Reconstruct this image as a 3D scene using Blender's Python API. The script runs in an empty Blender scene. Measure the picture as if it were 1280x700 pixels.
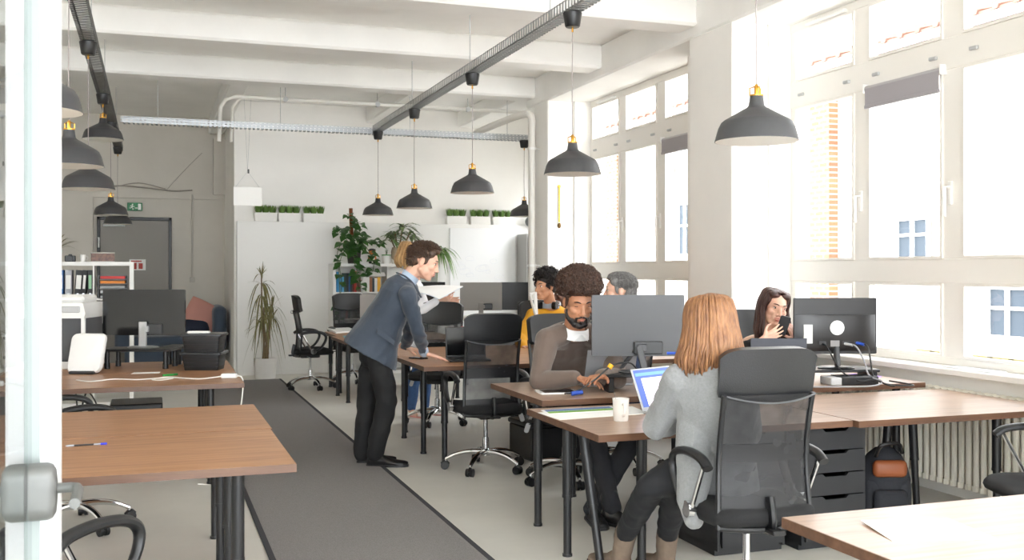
import bpy, bmesh, math, random
from mathutils import Vector as V, Matrix, noise
from math import sin, cos, pi, radians as R, sqrt
scene = bpy.context.scene
COL = scene.collection
rnd = random.Random(7)

# ---------------------------------------------------------------- camera frame of the photograph
CAM = V((0, 0, 1.5)); FPX = 1270.0; YAW = R(19.5); HOR = 337.0
CY, SY = cos(YAW), sin(YAW)
def ray(px, py):
    u = (px - 640) / FPX
    return V((u * CY + SY, CY - u * SY, (HOR - py) / FPX))
def atD(px, py, d): return CAM + ray(px, py) * d
def atY(px, py, y):
    r = ray(px, py); return CAM + r * (y / r.y)
def atX(px, py, x):
    r = ray(px, py); return CAM + r * (x / r.x)
def atZ(px, py, z):
    r = ray(px, py); return CAM + r * ((z - CAM.z) / r.z)
IMR = V((CY, -SY, 0)); IMF = V((SY, CY, 0)); UP = V((0, 0, 1))

# ---------------------------------------------------------------- mesh builder
def frame_to(d, up=None):
    d = V(d).normalized()
    up = V(up) if up is not None else (V((0, 0, 1)) if abs(d.z) < .95 else V((0, 1, 0)))
    x = up.cross(d)
    if x.length < 1e-6: x = V((1, 0, 0)).cross(d)
    x.normalize(); y = d.cross(x)
    return x, y, d
def spline(pts, n=6, closed=False):
    pts = [V(p) for p in pts]; out = []; N = len(pts)
    rng = N if closed else N - 1
    for i in range(rng):
        p0 = pts[(i - 1) % N] if (closed or i > 0) else pts[0] * 2 - pts[1]
        p1 = pts[i]; p2 = pts[(i + 1) % N]
        p3 = pts[(i + 2) % N] if (closed or i + 2 < N) else p2 * 2 - p1
        for k in range(n):
            t = k / n
            out.append(.5 * ((2 * p1) + (p2 - p0) * t + (2 * p0 - 5 * p1 + 4 * p2 - p3) * t * t + (3 * p1 - p0 - 3 * p2 + p3) * t ** 3))
    if not closed: out.append(pts[-1])
    return out
def lerp(a, b, t): return a + (b - a) * t
def rrect(w, h, r, n=4):
    out = []
    for cx, cy, a0 in ((w/2-r, h/2-r, 0), (-w/2+r, h/2-r, 90), (-w/2+r, -h/2+r, 180), (w/2-r, -h/2+r, 270)):
        for k in range(n + 1):
            a = R(a0 + 90 * k / n); out.append((cx + r * cos(a), cy + r * sin(a)))
    return out

class MB:
    def __init__(s): s.v = []; s.f = []
    def add(s, vs, fs, M=None):
        o = len(s.v)
        s.v += [(M @ V(p)) if M is not None else V(p) for p in vs]
        s.f += [tuple(i + o for i in f) for f in fs]
        return s
    def box(s, c, d, rz=0, bev=0.0, M=None, seg=1):
        bm = bmesh.new(); bmesh.ops.create_cube(bm, size=1.0)
        for v in bm.verts: v.co = V((v.co.x * d[0], v.co.y * d[1], v.co.z * d[2]))
        if bev > 0: bmesh.ops.bevel(bm, geom=bm.edges[:], offset=bev, segments=seg, profile=.5, affect='EDGES')
        T = Matrix.Translation(V(c)) @ Matrix.Rotation(rz, 4, 'Z')
        if M is not None: T = M @ T
        bm.verts.index_update()
        s.add([v.co.copy() for v in bm.verts], [[v.index for v in f.verts] for f in bm.faces], T)
        bm.free(); return s
    def b2(s, lo, hi, bev=0.0, M=None, seg=1):
        lo, hi = V(lo), V(hi)
        return s.box((lo + hi) / 2, hi - lo, 0, bev, M, seg)
    def tube(s, pts, r, n=8, caps=True, closed=False, M=None, flat=1.0, up=None):
        pts = [V(p) for p in pts]; N = len(pts)
        if not isinstance(r, (list, tuple)): r = [r] * N
        rings = []; px = None
        for i, p in enumerate(pts):
            if closed: t = pts[(i + 1) % N] - pts[i - 1]
            else: t = pts[min(i + 1, N - 1)] - pts[max(i - 1, 0)]
            if t.length < 1e-9: t = V((0, 0, 1))
            t.normalize()
            if px is None:
                x, y, _ = frame_to(t, up)
            else:
                x = px - t * px.dot(t)
                if x.length < 1e-6: x, y, _ = frame_to(t, up)
                x.normalize(); y = t.cross(x)
            px = x
            rings.append([p + x * (cos(2*pi*k/n) * r[i]) + y * (sin(2*pi*k/n) * r[i] * flat) for k in range(n)])
        return s.loft(rings, caps, closed, M)
    def loft(s, rings, caps=True, closed=False, M=None):
        n = len(rings[0]); vs = [p for q in rings for p in q]; fs = []
        N = len(rings)
        for i in range(N if closed else N - 1):
            a = i * n; b = ((i + 1) % N) * n
            for k in range(n):
                fs.append((a + k, a + (k + 1) % n, b + (k + 1) % n, b + k))
        if caps and not closed:
            fs.append(tuple(range(n - 1, -1, -1))); fs.append(tuple((N - 1) * n + k for k in range(n)))
        return s.add(vs, fs, M)
    def lathe(s, prof, n=24, M=None, closed=False):
        rings = [[V((max(r, 1e-4) * cos(2*pi*k/n), max(r, 1e-4) * sin(2*pi*k/n), z)) for k in range(n)] for r, z in prof]
        return s.loft(rings, not closed, closed, M)
    def prism(s, poly, z0, z1, M=None):
        n = len(poly)
        vs = [V((p[0], p[1], z0)) for p in poly] + [V((p[0], p[1], z1)) for p in poly]
        fs = [tuple(range(n - 1, -1, -1)), tuple(range(n, 2 * n))]
        for k in range(n): fs.append((k, (k + 1) % n, n + (k + 1) % n, n + k))
        return s.add(vs, fs, M)
    def ell(s, c, r, M=None, n=14, m=9):
        if not isinstance(r, (list, tuple)): r = (r, r, r)
        c = V(c); vs = [V((0, 0, 1))]; fs = []
        for i in range(1, m):
            a = pi * i / m
            for k in range(n):
                b = 2 * pi * k / n; vs.append(V((sin(a) * cos(b), sin(a) * sin(b), cos(a))))
        vs.append(V((0, 0, -1)))
        for k in range(n): fs.append((0, 1 + k, 1 + (k + 1) % n))
        for i in range(m - 2):
            a = 1 + i * n; b = a + n
            for k in range(n): fs.append((a + k, b + k, b + (k + 1) % n, a + (k + 1) % n))
        a = 1 + (m - 2) * n; e = len(vs) - 1
        for k in range(n): fs.append((a + k, e, a + (k + 1) % n))
        vs = [V((p.x * r[0], p.y * r[1], p.z * r[2])) + c for p in vs]
        return s.add(vs, fs, M)
    def cone(s, p0, r0, p1, r1, n=14):           # rounded, tapered limb segment
        p0, p1 = V(p0), V(p1); d = p1 - p0; L = d.length
        if L < 1e-6: return s.ell(p0, max(r0, r1))
        x, y, t = frame_to(d); rings = []
        for k in range(1, 5):
            a = pi / 2 * k / 4; rings.append((p0 - t * (r0 * cos(a)), r0 * sin(a)))
        for k in range(1, 4): rings.append((p0 + d * (k / 4), lerp(r0, r1, k / 4)))
        for k in range(4, 0, -1):
            a = pi / 2 * k / 4; rings.append((p1 + t * (r1 * cos(a)), r1 * sin(a)))
        return s.loft([[c + x * (cos(2*pi*k/n) * q) + y * (sin(2*pi*k/n) * q) for k in range(n)] for c, q in rings])
    def limb(s, pts, rs, n=14):
        for i in range(len(pts) - 1): s.cone(pts[i], rs[i], pts[i + 1], rs[i + 1], n)
        return s
    def grid(s, fn, nu, nv, M=None, thick=0.0):
        vs = []; fs = []
        for j in range(nv + 1):
            for i in range(nu + 1): vs.append(V(fn(i / nu, j / nv)))
        for j in range(nv):
            for i in range(nu):
                a = j * (nu + 1) + i; fs.append((a, a + 1, a + nu + 2, a + nu + 1))
        if thick:
            n0 = len(vs); nr = []
            for j in range(nv + 1):
                for i in range(nu + 1):
                    a = vs[j * (nu + 1) + min(i + 1, nu)] - vs[j * (nu + 1) + max(i - 1, 0)]
                    b = vs[min(j + 1, nv) * (nu + 1) + i] - vs[max(j - 1, 0) * (nu + 1) + i]
                    q = a.cross(b); nr.append(q.normalized() if q.length > 1e-9 else V((0, 0, 1)))
            vs += [vs[k] - nr[k] * thick for k in range(n0)]
            fs += [tuple(n0 + k for k in reversed(f)) for f in fs]
            W = nu + 1
            bd = [i for i in range(nu)] + [j * W + nu for j in range(nv)] + [nv * W + i for i in range(nu, 0, -1)] + [j * W for j in range(nv, 0, -1)]
            for k in range(len(bd)):
                a, b = bd[k], bd[(k + 1) % len(bd)]; fs.append((b, a, n0 + a, n0 + b))
        return s.add(vs, fs, M)
    def leaf(s, base, d, up, L, W, droop=.3, nseg=5, fold=.15):
        base = V(base); x, y, t = frame_to(d, up); vs = []; fs = []
        # y: "up" side of the blade, x: across
        for k in range(nseg + 1):
            f = k / nseg; w = W * (sin(pi * min(1, f * .92 + .08)) ** .8) if k < nseg else 0.001
            c = base + t * (L * f) + V((0, 0, -1)) * (droop * L * f * f)
            vs += [c - x * w + y * (w * fold), c, c + x * w + y * (w * fold)]
        for k in range(nseg):
            a = k * 3; fs += [(a, a + 1, a + 4, a + 3), (a + 1, a + 2, a + 5, a + 4)]
        return s.add(vs, fs)
    def mesh(s, name):
        me = bpy.data.meshes.new(name); me.from_pydata([tuple(p) for p in s.v], [], s.f); me.update(); return me
    def build(s, name, mat, parent=None, loc=None, ang=35, M=None, fix=False):
        if loc is not None:
            l = V(loc); s.v = [p - l for p in s.v]
        me = s.mesh(name)
        if fix:
            bm = bmesh.new(); bm.from_mesh(me); bmesh.ops.recalc_face_normals(bm, faces=bm.faces[:]); bm.to_mesh(me); bm.free()
        return link(name, me, mat, parent, loc, ang)
def link(name, me, mat, parent=None, loc=None, ang=35):
    me.materials.clear()
    if mat is not None: me.materials.append(mat)
    me.polygons.foreach_set('use_smooth', [True] * len(me.polygons))
    if ang: me.set_sharp_from_angle(angle=R(ang))
    o = bpy.data.objects.new(name, me); COL.objects.link(o)
    if parent is not None: o.parent = parent
    if loc is not None: o.location = loc
    return o
def remesh(mb, voxel, iters=6, disp=None, fac=.5):
    me = mb.mesh('blob'); o = bpy.data.objects.new('blob', me); COL.objects.link(o)
    m = o.modifiers.new('r', 'REMESH'); m.mode = 'VOXEL'; m.voxel_size = voxel
    if iters:
        q = o.modifiers.new('s', 'SMOOTH'); q.factor = fac; q.iterations = iters
    dg = bpy.context.evaluated_depsgraph_get(); dg.update()
    out = bpy.data.meshes.new_from_object(o.evaluated_get(dg))
    bpy.data.objects.remove(o); bpy.data.meshes.remove(me)
    if disp:
        ns = [v.normal.copy() for v in out.vertices]
        for v, nn in zip(out.vertices, ns): v.co = v.co + nn * disp(v.co, nn)
        out.update()
    return out
def move_mesh(me, loc):
    me.transform(Matrix.Translation(-V(loc)))
    return me

# ---------------------------------------------------------------- things
def tag(o, label=None, cat=None, group=None, kind=None):
    if label: o['label'] = label
    if cat: o['category'] = cat
    if group: o['group'] = group
    if kind: o['kind'] = kind
    return o
def thing(name, label, cat, loc=(0, 0, 0), rz=0, group=None):
    o = bpy.data.objects.new(name, None); o.empty_display_size = .1; COL.objects.link(o)
    o.location = loc; o.rotation_euler = (0, 0, rz)
    return tag(o, label, cat, group)
def dup(o, loc=None, rz=None, label=None, group=None, parent=None):
    c = o.copy(); COL.objects.link(c)
    if parent is not None: c.parent = parent
    if loc is not None: c.location = loc
    if rz is not None: c.rotation_euler = (0, 0, rz)
    if label: c['label'] = label
    if group: c['group'] = group
    for ch in list(o.children): dup(ch, parent=c)
    return c
def struct(o): o['kind'] = 'structure'; return o

# ---------------------------------------------------------------- materials
MATS = {}
def srgb(r, g=None, b=None):
    if g is None: r, g, b = r
    f = lambda c: (c / 255 / 12.92) if c / 255 <= .04045 else ((c / 255 + .055) / 1.055) ** 2.4
    return (f(r), f(g), f(b), 1)
def mat(name, col, rough=.5, metal=0, var=.0, vscale=6, bump=0, bscale=60, spec=.5, coat=0, stretch=None, col2=None, sheen=0, trans=0, alpha=1, emit=0, sss=0):
    if name in MATS: return MATS[name]
    m = bpy.data.materials.new(name); m.use_nodes = True; nt = m.node_tree; n = nt.nodes
    p = n['Principled BSDF']; c = srgb(*col)
    p.inputs['Base Color'].default_value = c; p.inputs['Roughness'].default_value = rough
    p.inputs['Metallic'].default_value = metal; p.inputs['Specular IOR Level'].default_value = spec
    if coat: p.inputs['Coat Weight'].default_value = coat; p.inputs['Coat Roughness'].default_value = .1
    if sheen: p.inputs['Sheen Weight'].default_value = sheen
    if trans: p.inputs['Transmission Weight'].default_value = trans
    if sss: p.inputs['Subsurface Weight'].default_value = sss; p.inputs['Subsurface Radius'].default_value = (.012, .005, .003); p.inputs['Subsurface Scale'].default_value = 1
    if alpha < 1: p.inputs['Alpha'].default_value = alpha
    if emit: p.inputs['Emission Color'].default_value = c; p.inputs['Emission Strength'].default_value = emit
    tc = mp = None
    if var or bump or col2:
        tc = n.new('ShaderNodeTexCoord'); mp = n.new('ShaderNodeMapping'); nt.links.new(tc.outputs['Object'], mp.inputs[0])
        if stretch: mp.inputs['Scale'].default_value = stretch
    if var or col2:
        t = n.new('ShaderNodeTexNoise'); t.inputs['Scale'].default_value = vscale; t.inputs['Detail'].default_value = 5; t.inputs['Roughness'].default_value = .6
        nt.links.new(mp.outputs[0], t.inputs['Vector'])
        cr = n.new('ShaderNodeValToRGB'); nt.links.new(t.outputs['Fac'], cr.inputs[0])
        a = c; b = srgb(*col2) if col2 else tuple(min(1, q * (1 + var)) for q in c[:3]) + (1,)
        if not col2: a = tuple(q * (1 - var) for q in c[:3]) + (1,)
        cr.color_ramp.elements[0].position = .3; cr.color_ramp.elements[1].position = .7
        cr.color_ramp.elements[0].color = a; cr.color_ramp.elements[1].color = b
        nt.links.new(cr.outputs[0], p.inputs['Base Color'])
    if bump:
        t = n.new('ShaderNodeTexNoise'); t.inputs['Scale'].default_value = bscale; t.inputs['Detail'].default_value = 3
        nt.links.new(mp.outputs[0], t.inputs['Vector'])
        b = n.new('ShaderNodeBump'); b.inputs['Strength'].default_value = bump; b.inputs['Distance'].default_value = .01
        nt.links.new(t.outputs['Fac'], b.inputs['Height']); nt.links.new(b.outputs[0], p.inputs['Normal'])
    MATS[name] = m; return m
def mixmat(name, build):
    if name in MATS: return MATS[name]
    m = bpy.data.materials.new(name); m.use_nodes = True; nt = m.node_tree; nt.nodes.clear()
    out = nt.nodes.new('ShaderNodeOutputMaterial'); build(nt, out); MATS[name] = m; return m
def thin_glass(name, tint=(1, 1, 1), ior=1.5):
    def b(nt, out):
        n = nt.nodes; tr = n.new('ShaderNodeBsdfTransparent'); tr.inputs[0].default_value = (*tint, 1)
        gl = n.new('ShaderNodeBsdfGlossy'); gl.inputs['Roughness'].default_value = .0
        fr = n.new('ShaderNodeFresnel'); fr.inputs[0].default_value = ior
        mx = n.new('ShaderNodeMixShader'); L = nt.links.new
        ge = n.new('ShaderNodeNewGeometry'); sb = n.new('ShaderNodeMath'); sb.operation = 'SUBTRACT'; sb.inputs[0].default_value = 1
        ml = n.new('ShaderNodeMath'); ml.operation = 'MULTIPLY'; L(ge.outputs['Backfacing'], sb.inputs[1]); L(sb.outputs[0], ml.inputs[0]); L(fr.outputs[0], ml.inputs[1])
        L(ml.outputs[0], mx.inputs[0]); L(tr.outputs[0], mx.inputs[1]); L(gl.outputs[0], mx.inputs[2]); L(mx.outputs[0], out.inputs[0])
    return mixmat(name, b)
def mesh_fabric(name, opacity, col):
    def b(nt, out):
        n = nt.nodes; L = nt.links.new
        tr = n.new('ShaderNodeBsdfTransparent'); df = n.new('ShaderNodeBsdfPrincipled')
        df.inputs['Base Color'].default_value = srgb(*col); df.inputs['Roughness'].default_value = .45
        tc = n.new('ShaderNodeTexCoord'); w = n.new('ShaderNodeTexNoise'); w.inputs['Scale'].default_value = 9
        L(tc.outputs['Object'], w.inputs['Vector'])
        mr = n.new('ShaderNodeMapRange'); mr.inputs['From Min'].default_value = .3; mr.inputs['From Max'].default_value = .7
        mr.inputs['To Min'].default_value = opacity - .07; mr.inputs['To Max'].default_value = opacity + .07
        L(w.outputs['Fac'], mr.inputs['Value'])
        mx = n.new('ShaderNodeMixShader')
        L(mr.outputs[0], mx.inputs[0]); L(tr.outputs[0], mx.inputs[1]); L(df.outputs[0], mx.inputs[2]); L(mx.outputs[0], out.inputs[0])
    return mixmat(name, b)
def perforated(name, col):
    # galvanised tray: two rows of small slots pierced through the sheet
    def b(nt, out):
        n = nt.nodes; L = nt.links.new
        p = n.new('ShaderNodeBsdfPrincipled'); p.inputs['Base Color'].default_value = srgb(*col); p.inputs['Metallic'].default_value = .75; p.inputs['Roughness'].default_value = .42
        tr = n.new('ShaderNodeBsdfTransparent'); tc = n.new('ShaderNodeTexCoord'); sx = n.new('ShaderNodeSeparateXYZ'); L(tc.outputs['Object'], sx.inputs[0])
        def cell(sock, per, duty):
            a = n.new('ShaderNodeMath'); a.operation = 'DIVIDE'; L(sock, a.inputs[0]); a.inputs[1].default_value = per
            f = n.new('ShaderNodeMath'); f.operation = 'FRACT'; L(a.outputs[0], f.inputs[0])
            g = n.new('ShaderNodeMath'); g.operation = 'LESS_THAN'; L(f.outputs[0], g.inputs[0]); g.inputs[1].default_value = duty
            return g.outputs[0]
        ly = cell(sx.outputs['Y'], .05, .55); lx = cell(sx.outputs['X'], .03, .35); lz = cell(sx.outputs['Z'], .03, .35)
        mxx = n.new('ShaderNodeMath'); mxx.operation = 'MAXIMUM'; L(lx, mxx.inputs[0]); L(lz, mxx.inputs[1])
        mm = n.new('ShaderNodeMath'); mm.operation = 'MULTIPLY'; L(ly, mm.inputs[0]); L(mxx.outputs[0], mm.inputs[1])
        mx = n.new('ShaderNodeMixShader'); L(mm.outputs[0], mx.inputs[0]); L(p.outputs[0], mx.inputs[1]); L(tr.outputs[0], mx.inputs[2]); L(mx.outputs[0], out.inputs[0])
    return mixmat(name, b)
def wood(name, c1, c2, c3, rough=.38, axis=0):
    if name in MATS: return MATS[name]
    m = bpy.data.materials.new(name); m.use_nodes = True; nt = m.node_tree; n = nt.nodes; L = nt.links.new
    p = n['Principled BSDF']; p.inputs['Roughness'].default_value = rough
    tc = n.new('ShaderNodeTexCoord'); mp = n.new('ShaderNodeMapping'); sc = [14, 14, 14]; sc[axis] = .9
    mp.inputs['Scale'].default_value = sc; L(tc.outputs['Object'], mp.inputs[0])
    t = n.new('ShaderNodeTexNoise'); t.inputs['Scale'].default_value = 2.2; t.inputs['Detail'].default_value = 7; t.inputs['Roughness'].default_value = .65; t.inputs['Distortion'].default_value = .35
    L(mp.outputs[0], t.inputs['Vector'])
    cr = n.new('ShaderNodeValToRGB'); L(t.outputs['Fac'], cr.inputs[0])
    e = cr.color_ramp.elements; e[0].position = .32; e[0].color = srgb(*c1); e[1].position = .72; e[1].color = srgb(*c3)
    k = e.new(.5); k.color = srgb(*c2)
    L(cr.outputs[0], p.inputs['Base Color'])
    b = n.new('ShaderNodeBump'); b.inputs['Strength'].default_value = .05; L(t.outputs['Fac'], b.inputs['Height']); L(b.outputs[0], p.inputs['Normal'])
    MATS[name] = m; return m
def brick(name, c1, c2, mortar, scale=1.0):
    if name in MATS: return MATS[name]
    m = bpy.data.materials.new(name); m.use_nodes = True; nt = m.node_tree; n = nt.nodes; L = nt.links.new
    p = n['Principled BSDF']; p.inputs['Roughness'].default_value = .85
    tc = n.new('ShaderNodeTexCoord'); mp = n.new('ShaderNodeMapping'); mp.inputs['Rotation'].default_value = (0, R(-90), R(-90))
    cmb = n.new('ShaderNodeCombineXYZ'); sx = n.new('ShaderNodeSeparateXYZ'); L(tc.outputs['Object'], sx.inputs[0])
    L(sx.outputs['Y'], cmb.inputs['X']); L(sx.outputs['Z'], cmb.inputs['Y'])
    t = n.new('ShaderNodeTexBrick'); L(cmb.outputs[0], t.inputs['Vector']); t.inputs['Scale'].default_value = scale
    t.inputs['Color1'].default_value = srgb(*c1); t.inputs['Color2'].default_value = srgb(*c2); t.inputs['Mortar'].default_value = srgb(*mortar)
    t.inputs['Brick Width'].default_value = .5; t.inputs['Row Height'].default_value = .2; t.inputs['Mortar Size'].default_value = .03
    L(t.outputs['Color'], p.inputs['Base Color']); MATS[name] = m; return m

WALL = mat('wall_paint', (245, 243, 239), .75, var=.03, vscale=1.2, bump=.06, bscale=25)
CEILM = mat('ceiling_paint', (245, 244, 241), .8, var=.035, vscale=1.5, bump=.12, bscale=14)
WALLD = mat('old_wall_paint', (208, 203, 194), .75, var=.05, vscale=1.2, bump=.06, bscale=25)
FLOORM = mat('floor_screed', (212, 210, 203), .42, var=.06, vscale=1.6, bump=.02, bscale=40)
CARPET = mat('carpet_grey', (140, 137, 137), .95, var=.22, vscale=160, bump=.5, bscale=260, spec=.1)
CARPETE = mat('carpet_edge', (74, 74, 78), .95, spec=.1)
WHITE = mat('white_paint', (240, 239, 236), .4)
WHITEP = mat('white_plastic', (232, 232, 230), .35)
FRAMEW = mat('window_white', (240, 237, 231), .35)
WOOD = wood('walnut_laminate', (144, 103, 72), (167, 122, 87), (185, 140, 103))
WOODP = wood('walnut_glare_laminate', (148, 123, 106), (168, 142, 123), (184, 159, 141), rough=.32)  # same walnut near the windows, their glare painted in as paler, greyer grain
WOODE = wood('walnut_edge', (84, 58, 42), (98, 69, 51), (112, 80, 60))
BLACK = mat('black_metal', (26, 26, 28), .4)
BLACKP = mat('black_plastic', (21, 21, 23), .38)
BLACKG = mat('black_gloss', (16, 16, 18), .12, coat=.3)
DGREY = mat('dark_grey_plastic', (58, 59, 61), .4)
MGREY = mat('mid_grey', (120, 121, 122), .45)
LGREY = mat('light_grey', (186, 187, 188), .4)
CHROME = mat('chrome', (225, 226, 228), .1, 1)
ALU = mat('aluminium', (196, 198, 200), .32, .9)
BRASS = mat('brass', (214, 160, 70), .25, 1)
LEATHER = mat('black_leather', (25, 26, 28), .36, var=.08, vscale=30, bump=.12, bscale=220)
FABRICB = mat('black_fabric', (18, 18, 20), .85, bump=.25, bscale=300)
MESHM = mesh_fabric('chair_mesh', .80, (28, 28, 31))
GLASS = thin_glass('window_glass', (1, 1, 1), 1.45)
DOORGLASS = thin_glass('door_glass', (.80, .84, .83), 1.6)
SHADEO = mat('lamp_anthracite', (62, 62, 64), .45, var=.05, vscale=40)
SHADEI = mat('lamp_white', (240, 236, 228), .5)
PAPER = mat('paper', (244, 244, 242), .7)
GREEN1 = mat('leaf_green', (54, 84, 38), .5, col2=(86, 118, 56), vscale=14)
GREEN2 = mat('grass_green', (64, 100, 40), .6, col2=(120, 152, 72), vscale=30)
GREEN3 = mat('dry_leaf', (96, 98, 58), .6, col2=(140, 130, 84), vscale=18)
STEMM = mat('plant_stem', (126, 108, 82), .8, var=.15, vscale=30)
SOIL = mat('soil', (52, 40, 30), .95, bump=.6, bscale=60)
TRAY = perforated('perforated_steel', (178, 181, 183))
TRAYD = perforated('perforated_dark', (74, 76, 78))
# ================================================================ camera
cd = bpy.data.cameras.new('camera'); cam = bpy.data.objects.new('camera', cd); COL.objects.link(cam)
cam.location = CAM; cam.rotation_euler = (R(90), 0, -YAW)
cd.sensor_width = 36; cd.lens = 36 * FPX / 1280; cd.shift_y = -13 / 1280; cd.clip_start = .05; cd.dof.use_dof = True; cd.dof.focus_distance = 6.6; cd.dof.aperture_fstop = 9; cd.clip_end = 400
scene.camera = cam

# ================================================================ shell
CEIL = 3.92; XL, XR, YB = -3.6, 5.75, 17.0
struct(MB().b2((XL - .3, -5.0, -.12), (XR + .2, YB + .3, 0)).build('floor', FLOORM))
struct(MB().b2((XL - .3, -5.0, CEIL), (XR + .3, YB + .3, CEIL + .25)).build('ceiling', CEILM))
struct(MB().b2((XL - .3, -5.0, 0), (XL, YB, CEIL)).build('wall_left', WALL))
struct(MB().b2((XL - .3, YB, 0), (1.12, YB + .3, CEIL)).build('wall_door_side', WALLD))
struct(MB().b2((1.1, 15.0, 0), (XR, YB + .3, CEIL), .004).build('wall_back', WALL))
wp = MB().b2((1.13, 14.85, 0), (XR, 15.0, 2.19), .006)
struct(wp.build('wall_partition', mat('partition_white', (240, 239, 236), .5, var=.02, vscale=1)))
# carpet runner along the aisle: woven field with a bound edge
cp = thing('carpet_runner', 'long dark grey carpet runner down the aisle between the desks', 'carpet', (1.1, 6.5, 0))
MB().b2((-.50, -6.5, .0), (.53, 7.65, .008)).build('field', CARPET, cp)
for x0, x1 in ((-.53, -.50), (.53, .56)):
    MB().b2((x0, -6.5, 0), (x1, 7.65, .010)).build('edge_binding', CARPETE, cp)

# window wall: spandrels, lintel, piers. windows: Y ranges of the openings
OPEN = [(8.73, 11.52), (4.55, 7.34), (.37, 3.16)]
wr = MB()
ys = [-5.0] + [q for a, b in sorted(OPEN) for q in (a, b)] + [12.0]
for i in range(0, len(ys), 2): wr.b2((4.9, ys[i], 0), (5.3, ys[i + 1], CEIL))
for a, b in OPEN:
    wr.b2((5.02, a, 0), (5.3, b, .80))
wr.b2((XR, 13.0, 0), (XR + .2, YB, .85)).b2((XR, 13.0, 3.0), (XR + .2, YB, CEIL)).b2((XR, 14.75, .85), (XR + .2, YB, 3.0)); wr.b2((5.2, 12.0, 0), (5.3, 12.9, CEIL)); wr.b2((5.2, 12.9, 0), (XR + .2, 13.0, CEIL))
struct(wr.build('wall_right', WALL))
tn = [0]
def trim(mb, m=WALL):
    tn[0] += 1; return struct(mb.build('trim_%d' % tn[0], m))
for a, b in ((7.36, 8.08), (11.55, 12.0), (3.18, 3.9)):                # piers standing in front of the wall
    trim(MB().b2((4.55, a, 0), (4.9, b, 3.57), .012))
trim(MB().b2((4.55, -5.0, 3.57), (5.5, 12.3, CEIL), .02), CEILM)       # downstand along the windows
for y in (1.93, 3.93, 5.94, 7.93, 9.95, 11.95):                        # cross beams
    trim(MB().b2((XL, y, 3.66), (4.56, y + .34, CEIL), .025), CEILM)
for x0, x1 in ((.85, 1.09), (3.0, 3.4), (4.42, 4.8)):                  # rear lengthwise beams
    trim(MB().b2((x0, 12.28, 3.68), (x1, 17.0 if x0 < 1 else 15.0, CEIL), .02), CEILM)
trim(MB().b2((-1.9, 16.9, 0), (-.86, 17.0, 2.68)), WALLD)              # boxed panel left of the grey door
trim(MB().b2((-.86, 16.93, 2.62), (1.1, 17.0, 2.72)), WALLD)
trim(MB().b2((.92, 16.8, 2.7), (1.1, 17.0, 3.6)), WALLD)
struct(MB().b2((1.14, 14.83, 0), (XR, 14.85, .07)).build('baseboard_back', WHITE))
# window sills
for a, b in OPEN: trim(MB().b2((4.92, a + .005, .805), (5.12, b - .005, .85), .008), WHITE)

def window(n, y1, glazing, blind_panel=None):
    # y1: the far end; three lights of .93 m, each split low pane / tall casement / fanlight
    root = thing('window_%d' % n, None, None, (5.15, y1, 0)); root['kind'] = 'structure'
    zs = [(.85, .905), (1.405, 1.575), (2.86, 3.08), (3.5, 3.57)]
    f = MB(); W = 2.79
    for z0, z1 in zs: f.b2((-.045, -W, z0), (.045, 0, z1), .006)
    for yy in (0, -.93, -1.86):
        pass
    for a, b in ((-.075, 0), (-1.005, -.835), (-1.95, -1.765), (-W, -W + .08)):
        f.b2((-.04, a, .85), (.04, b, 3.57), .006)
    f.build('frame', FRAMEW, root)
    panes = ((-.835, -.075), (-1.765, -1.005), (-W + .08, -1.95))
    for k, (a, b) in enumerate(panes):
        for z0, z1 in ((.905, 1.405), (1.575, 2.86), (3.08, 3.5)):
            c = MB()                                                    # glazing bead around each pane
            for q in ((a, z0, a + .018, z1), (b - .018, z0, b, z1), (a + .018, z0, b - .018, z0 + .018), (a + .018, z1 - .018, b - .018, z1)):
                c.b2((-.055, q[0], q[1]), (-.02, q[2], q[3]))
            bo = c.build('glazing_bead', FRAMEW, root)
            MB().b2((-.004, a, z0), (.004, b, z1)).build('pane', glazing, bo)
    for yy in (-.915, -1.84):
        h = MB().box((-.05, yy, 2.02), (.02, .035, .16), 0, .004); h.tube([(-.06, yy, 2.06), (-.10, yy, 2.06), (-.10, yy, 1.93), (-.10, yy, 1.86)], .011, 8)
        h.build('handle', WHITE, root)
    hg = MB()
    for yy in (-.16, -.75, -1.09, -1.68, -2.05, -2.6):
        hg.box((-.05, yy, 2.96), (.03, .07, .025), 0, .005)
    hg.build('hinge', LGREY, root)
    mb = MB().box((-.06, -.5, 3.52), (.05, .5, .03), 0, .008); mb.build('opener', WHITE, root)
    return root
w4 = thing('window_4', None, None, (XR + .1, 14.75, 0)); w4['kind'] = 'structure'  # unseen rear window, added to bring daylight onto the partition and rear ceiling
m = MB()
for q in ((-1.75, -1.68, .85, 3.0), (-.07, 0, .85, 3.0), (-.92, -.83, .85, 3.0), (-1.68, -.07, .85, .93), (-1.68, -.07, 2.92, 3.0)): m.b2((-.04, q[0], q[2]), (.04, q[1], q[3]))
m.build('frame', FRAMEW, w4)
for a, b in ((-1.68, -.92), (-.83, -.07)):
    for z0, z1 in ((.93, 2.92),): MB().b2((-.004, a, z0), (.004, b, z1)).build('pane', GLASS, w4)
window(1, 11.52, GLASS); window(2, 7.34, GLASS); window(3, 3.16, GLASS)
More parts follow.
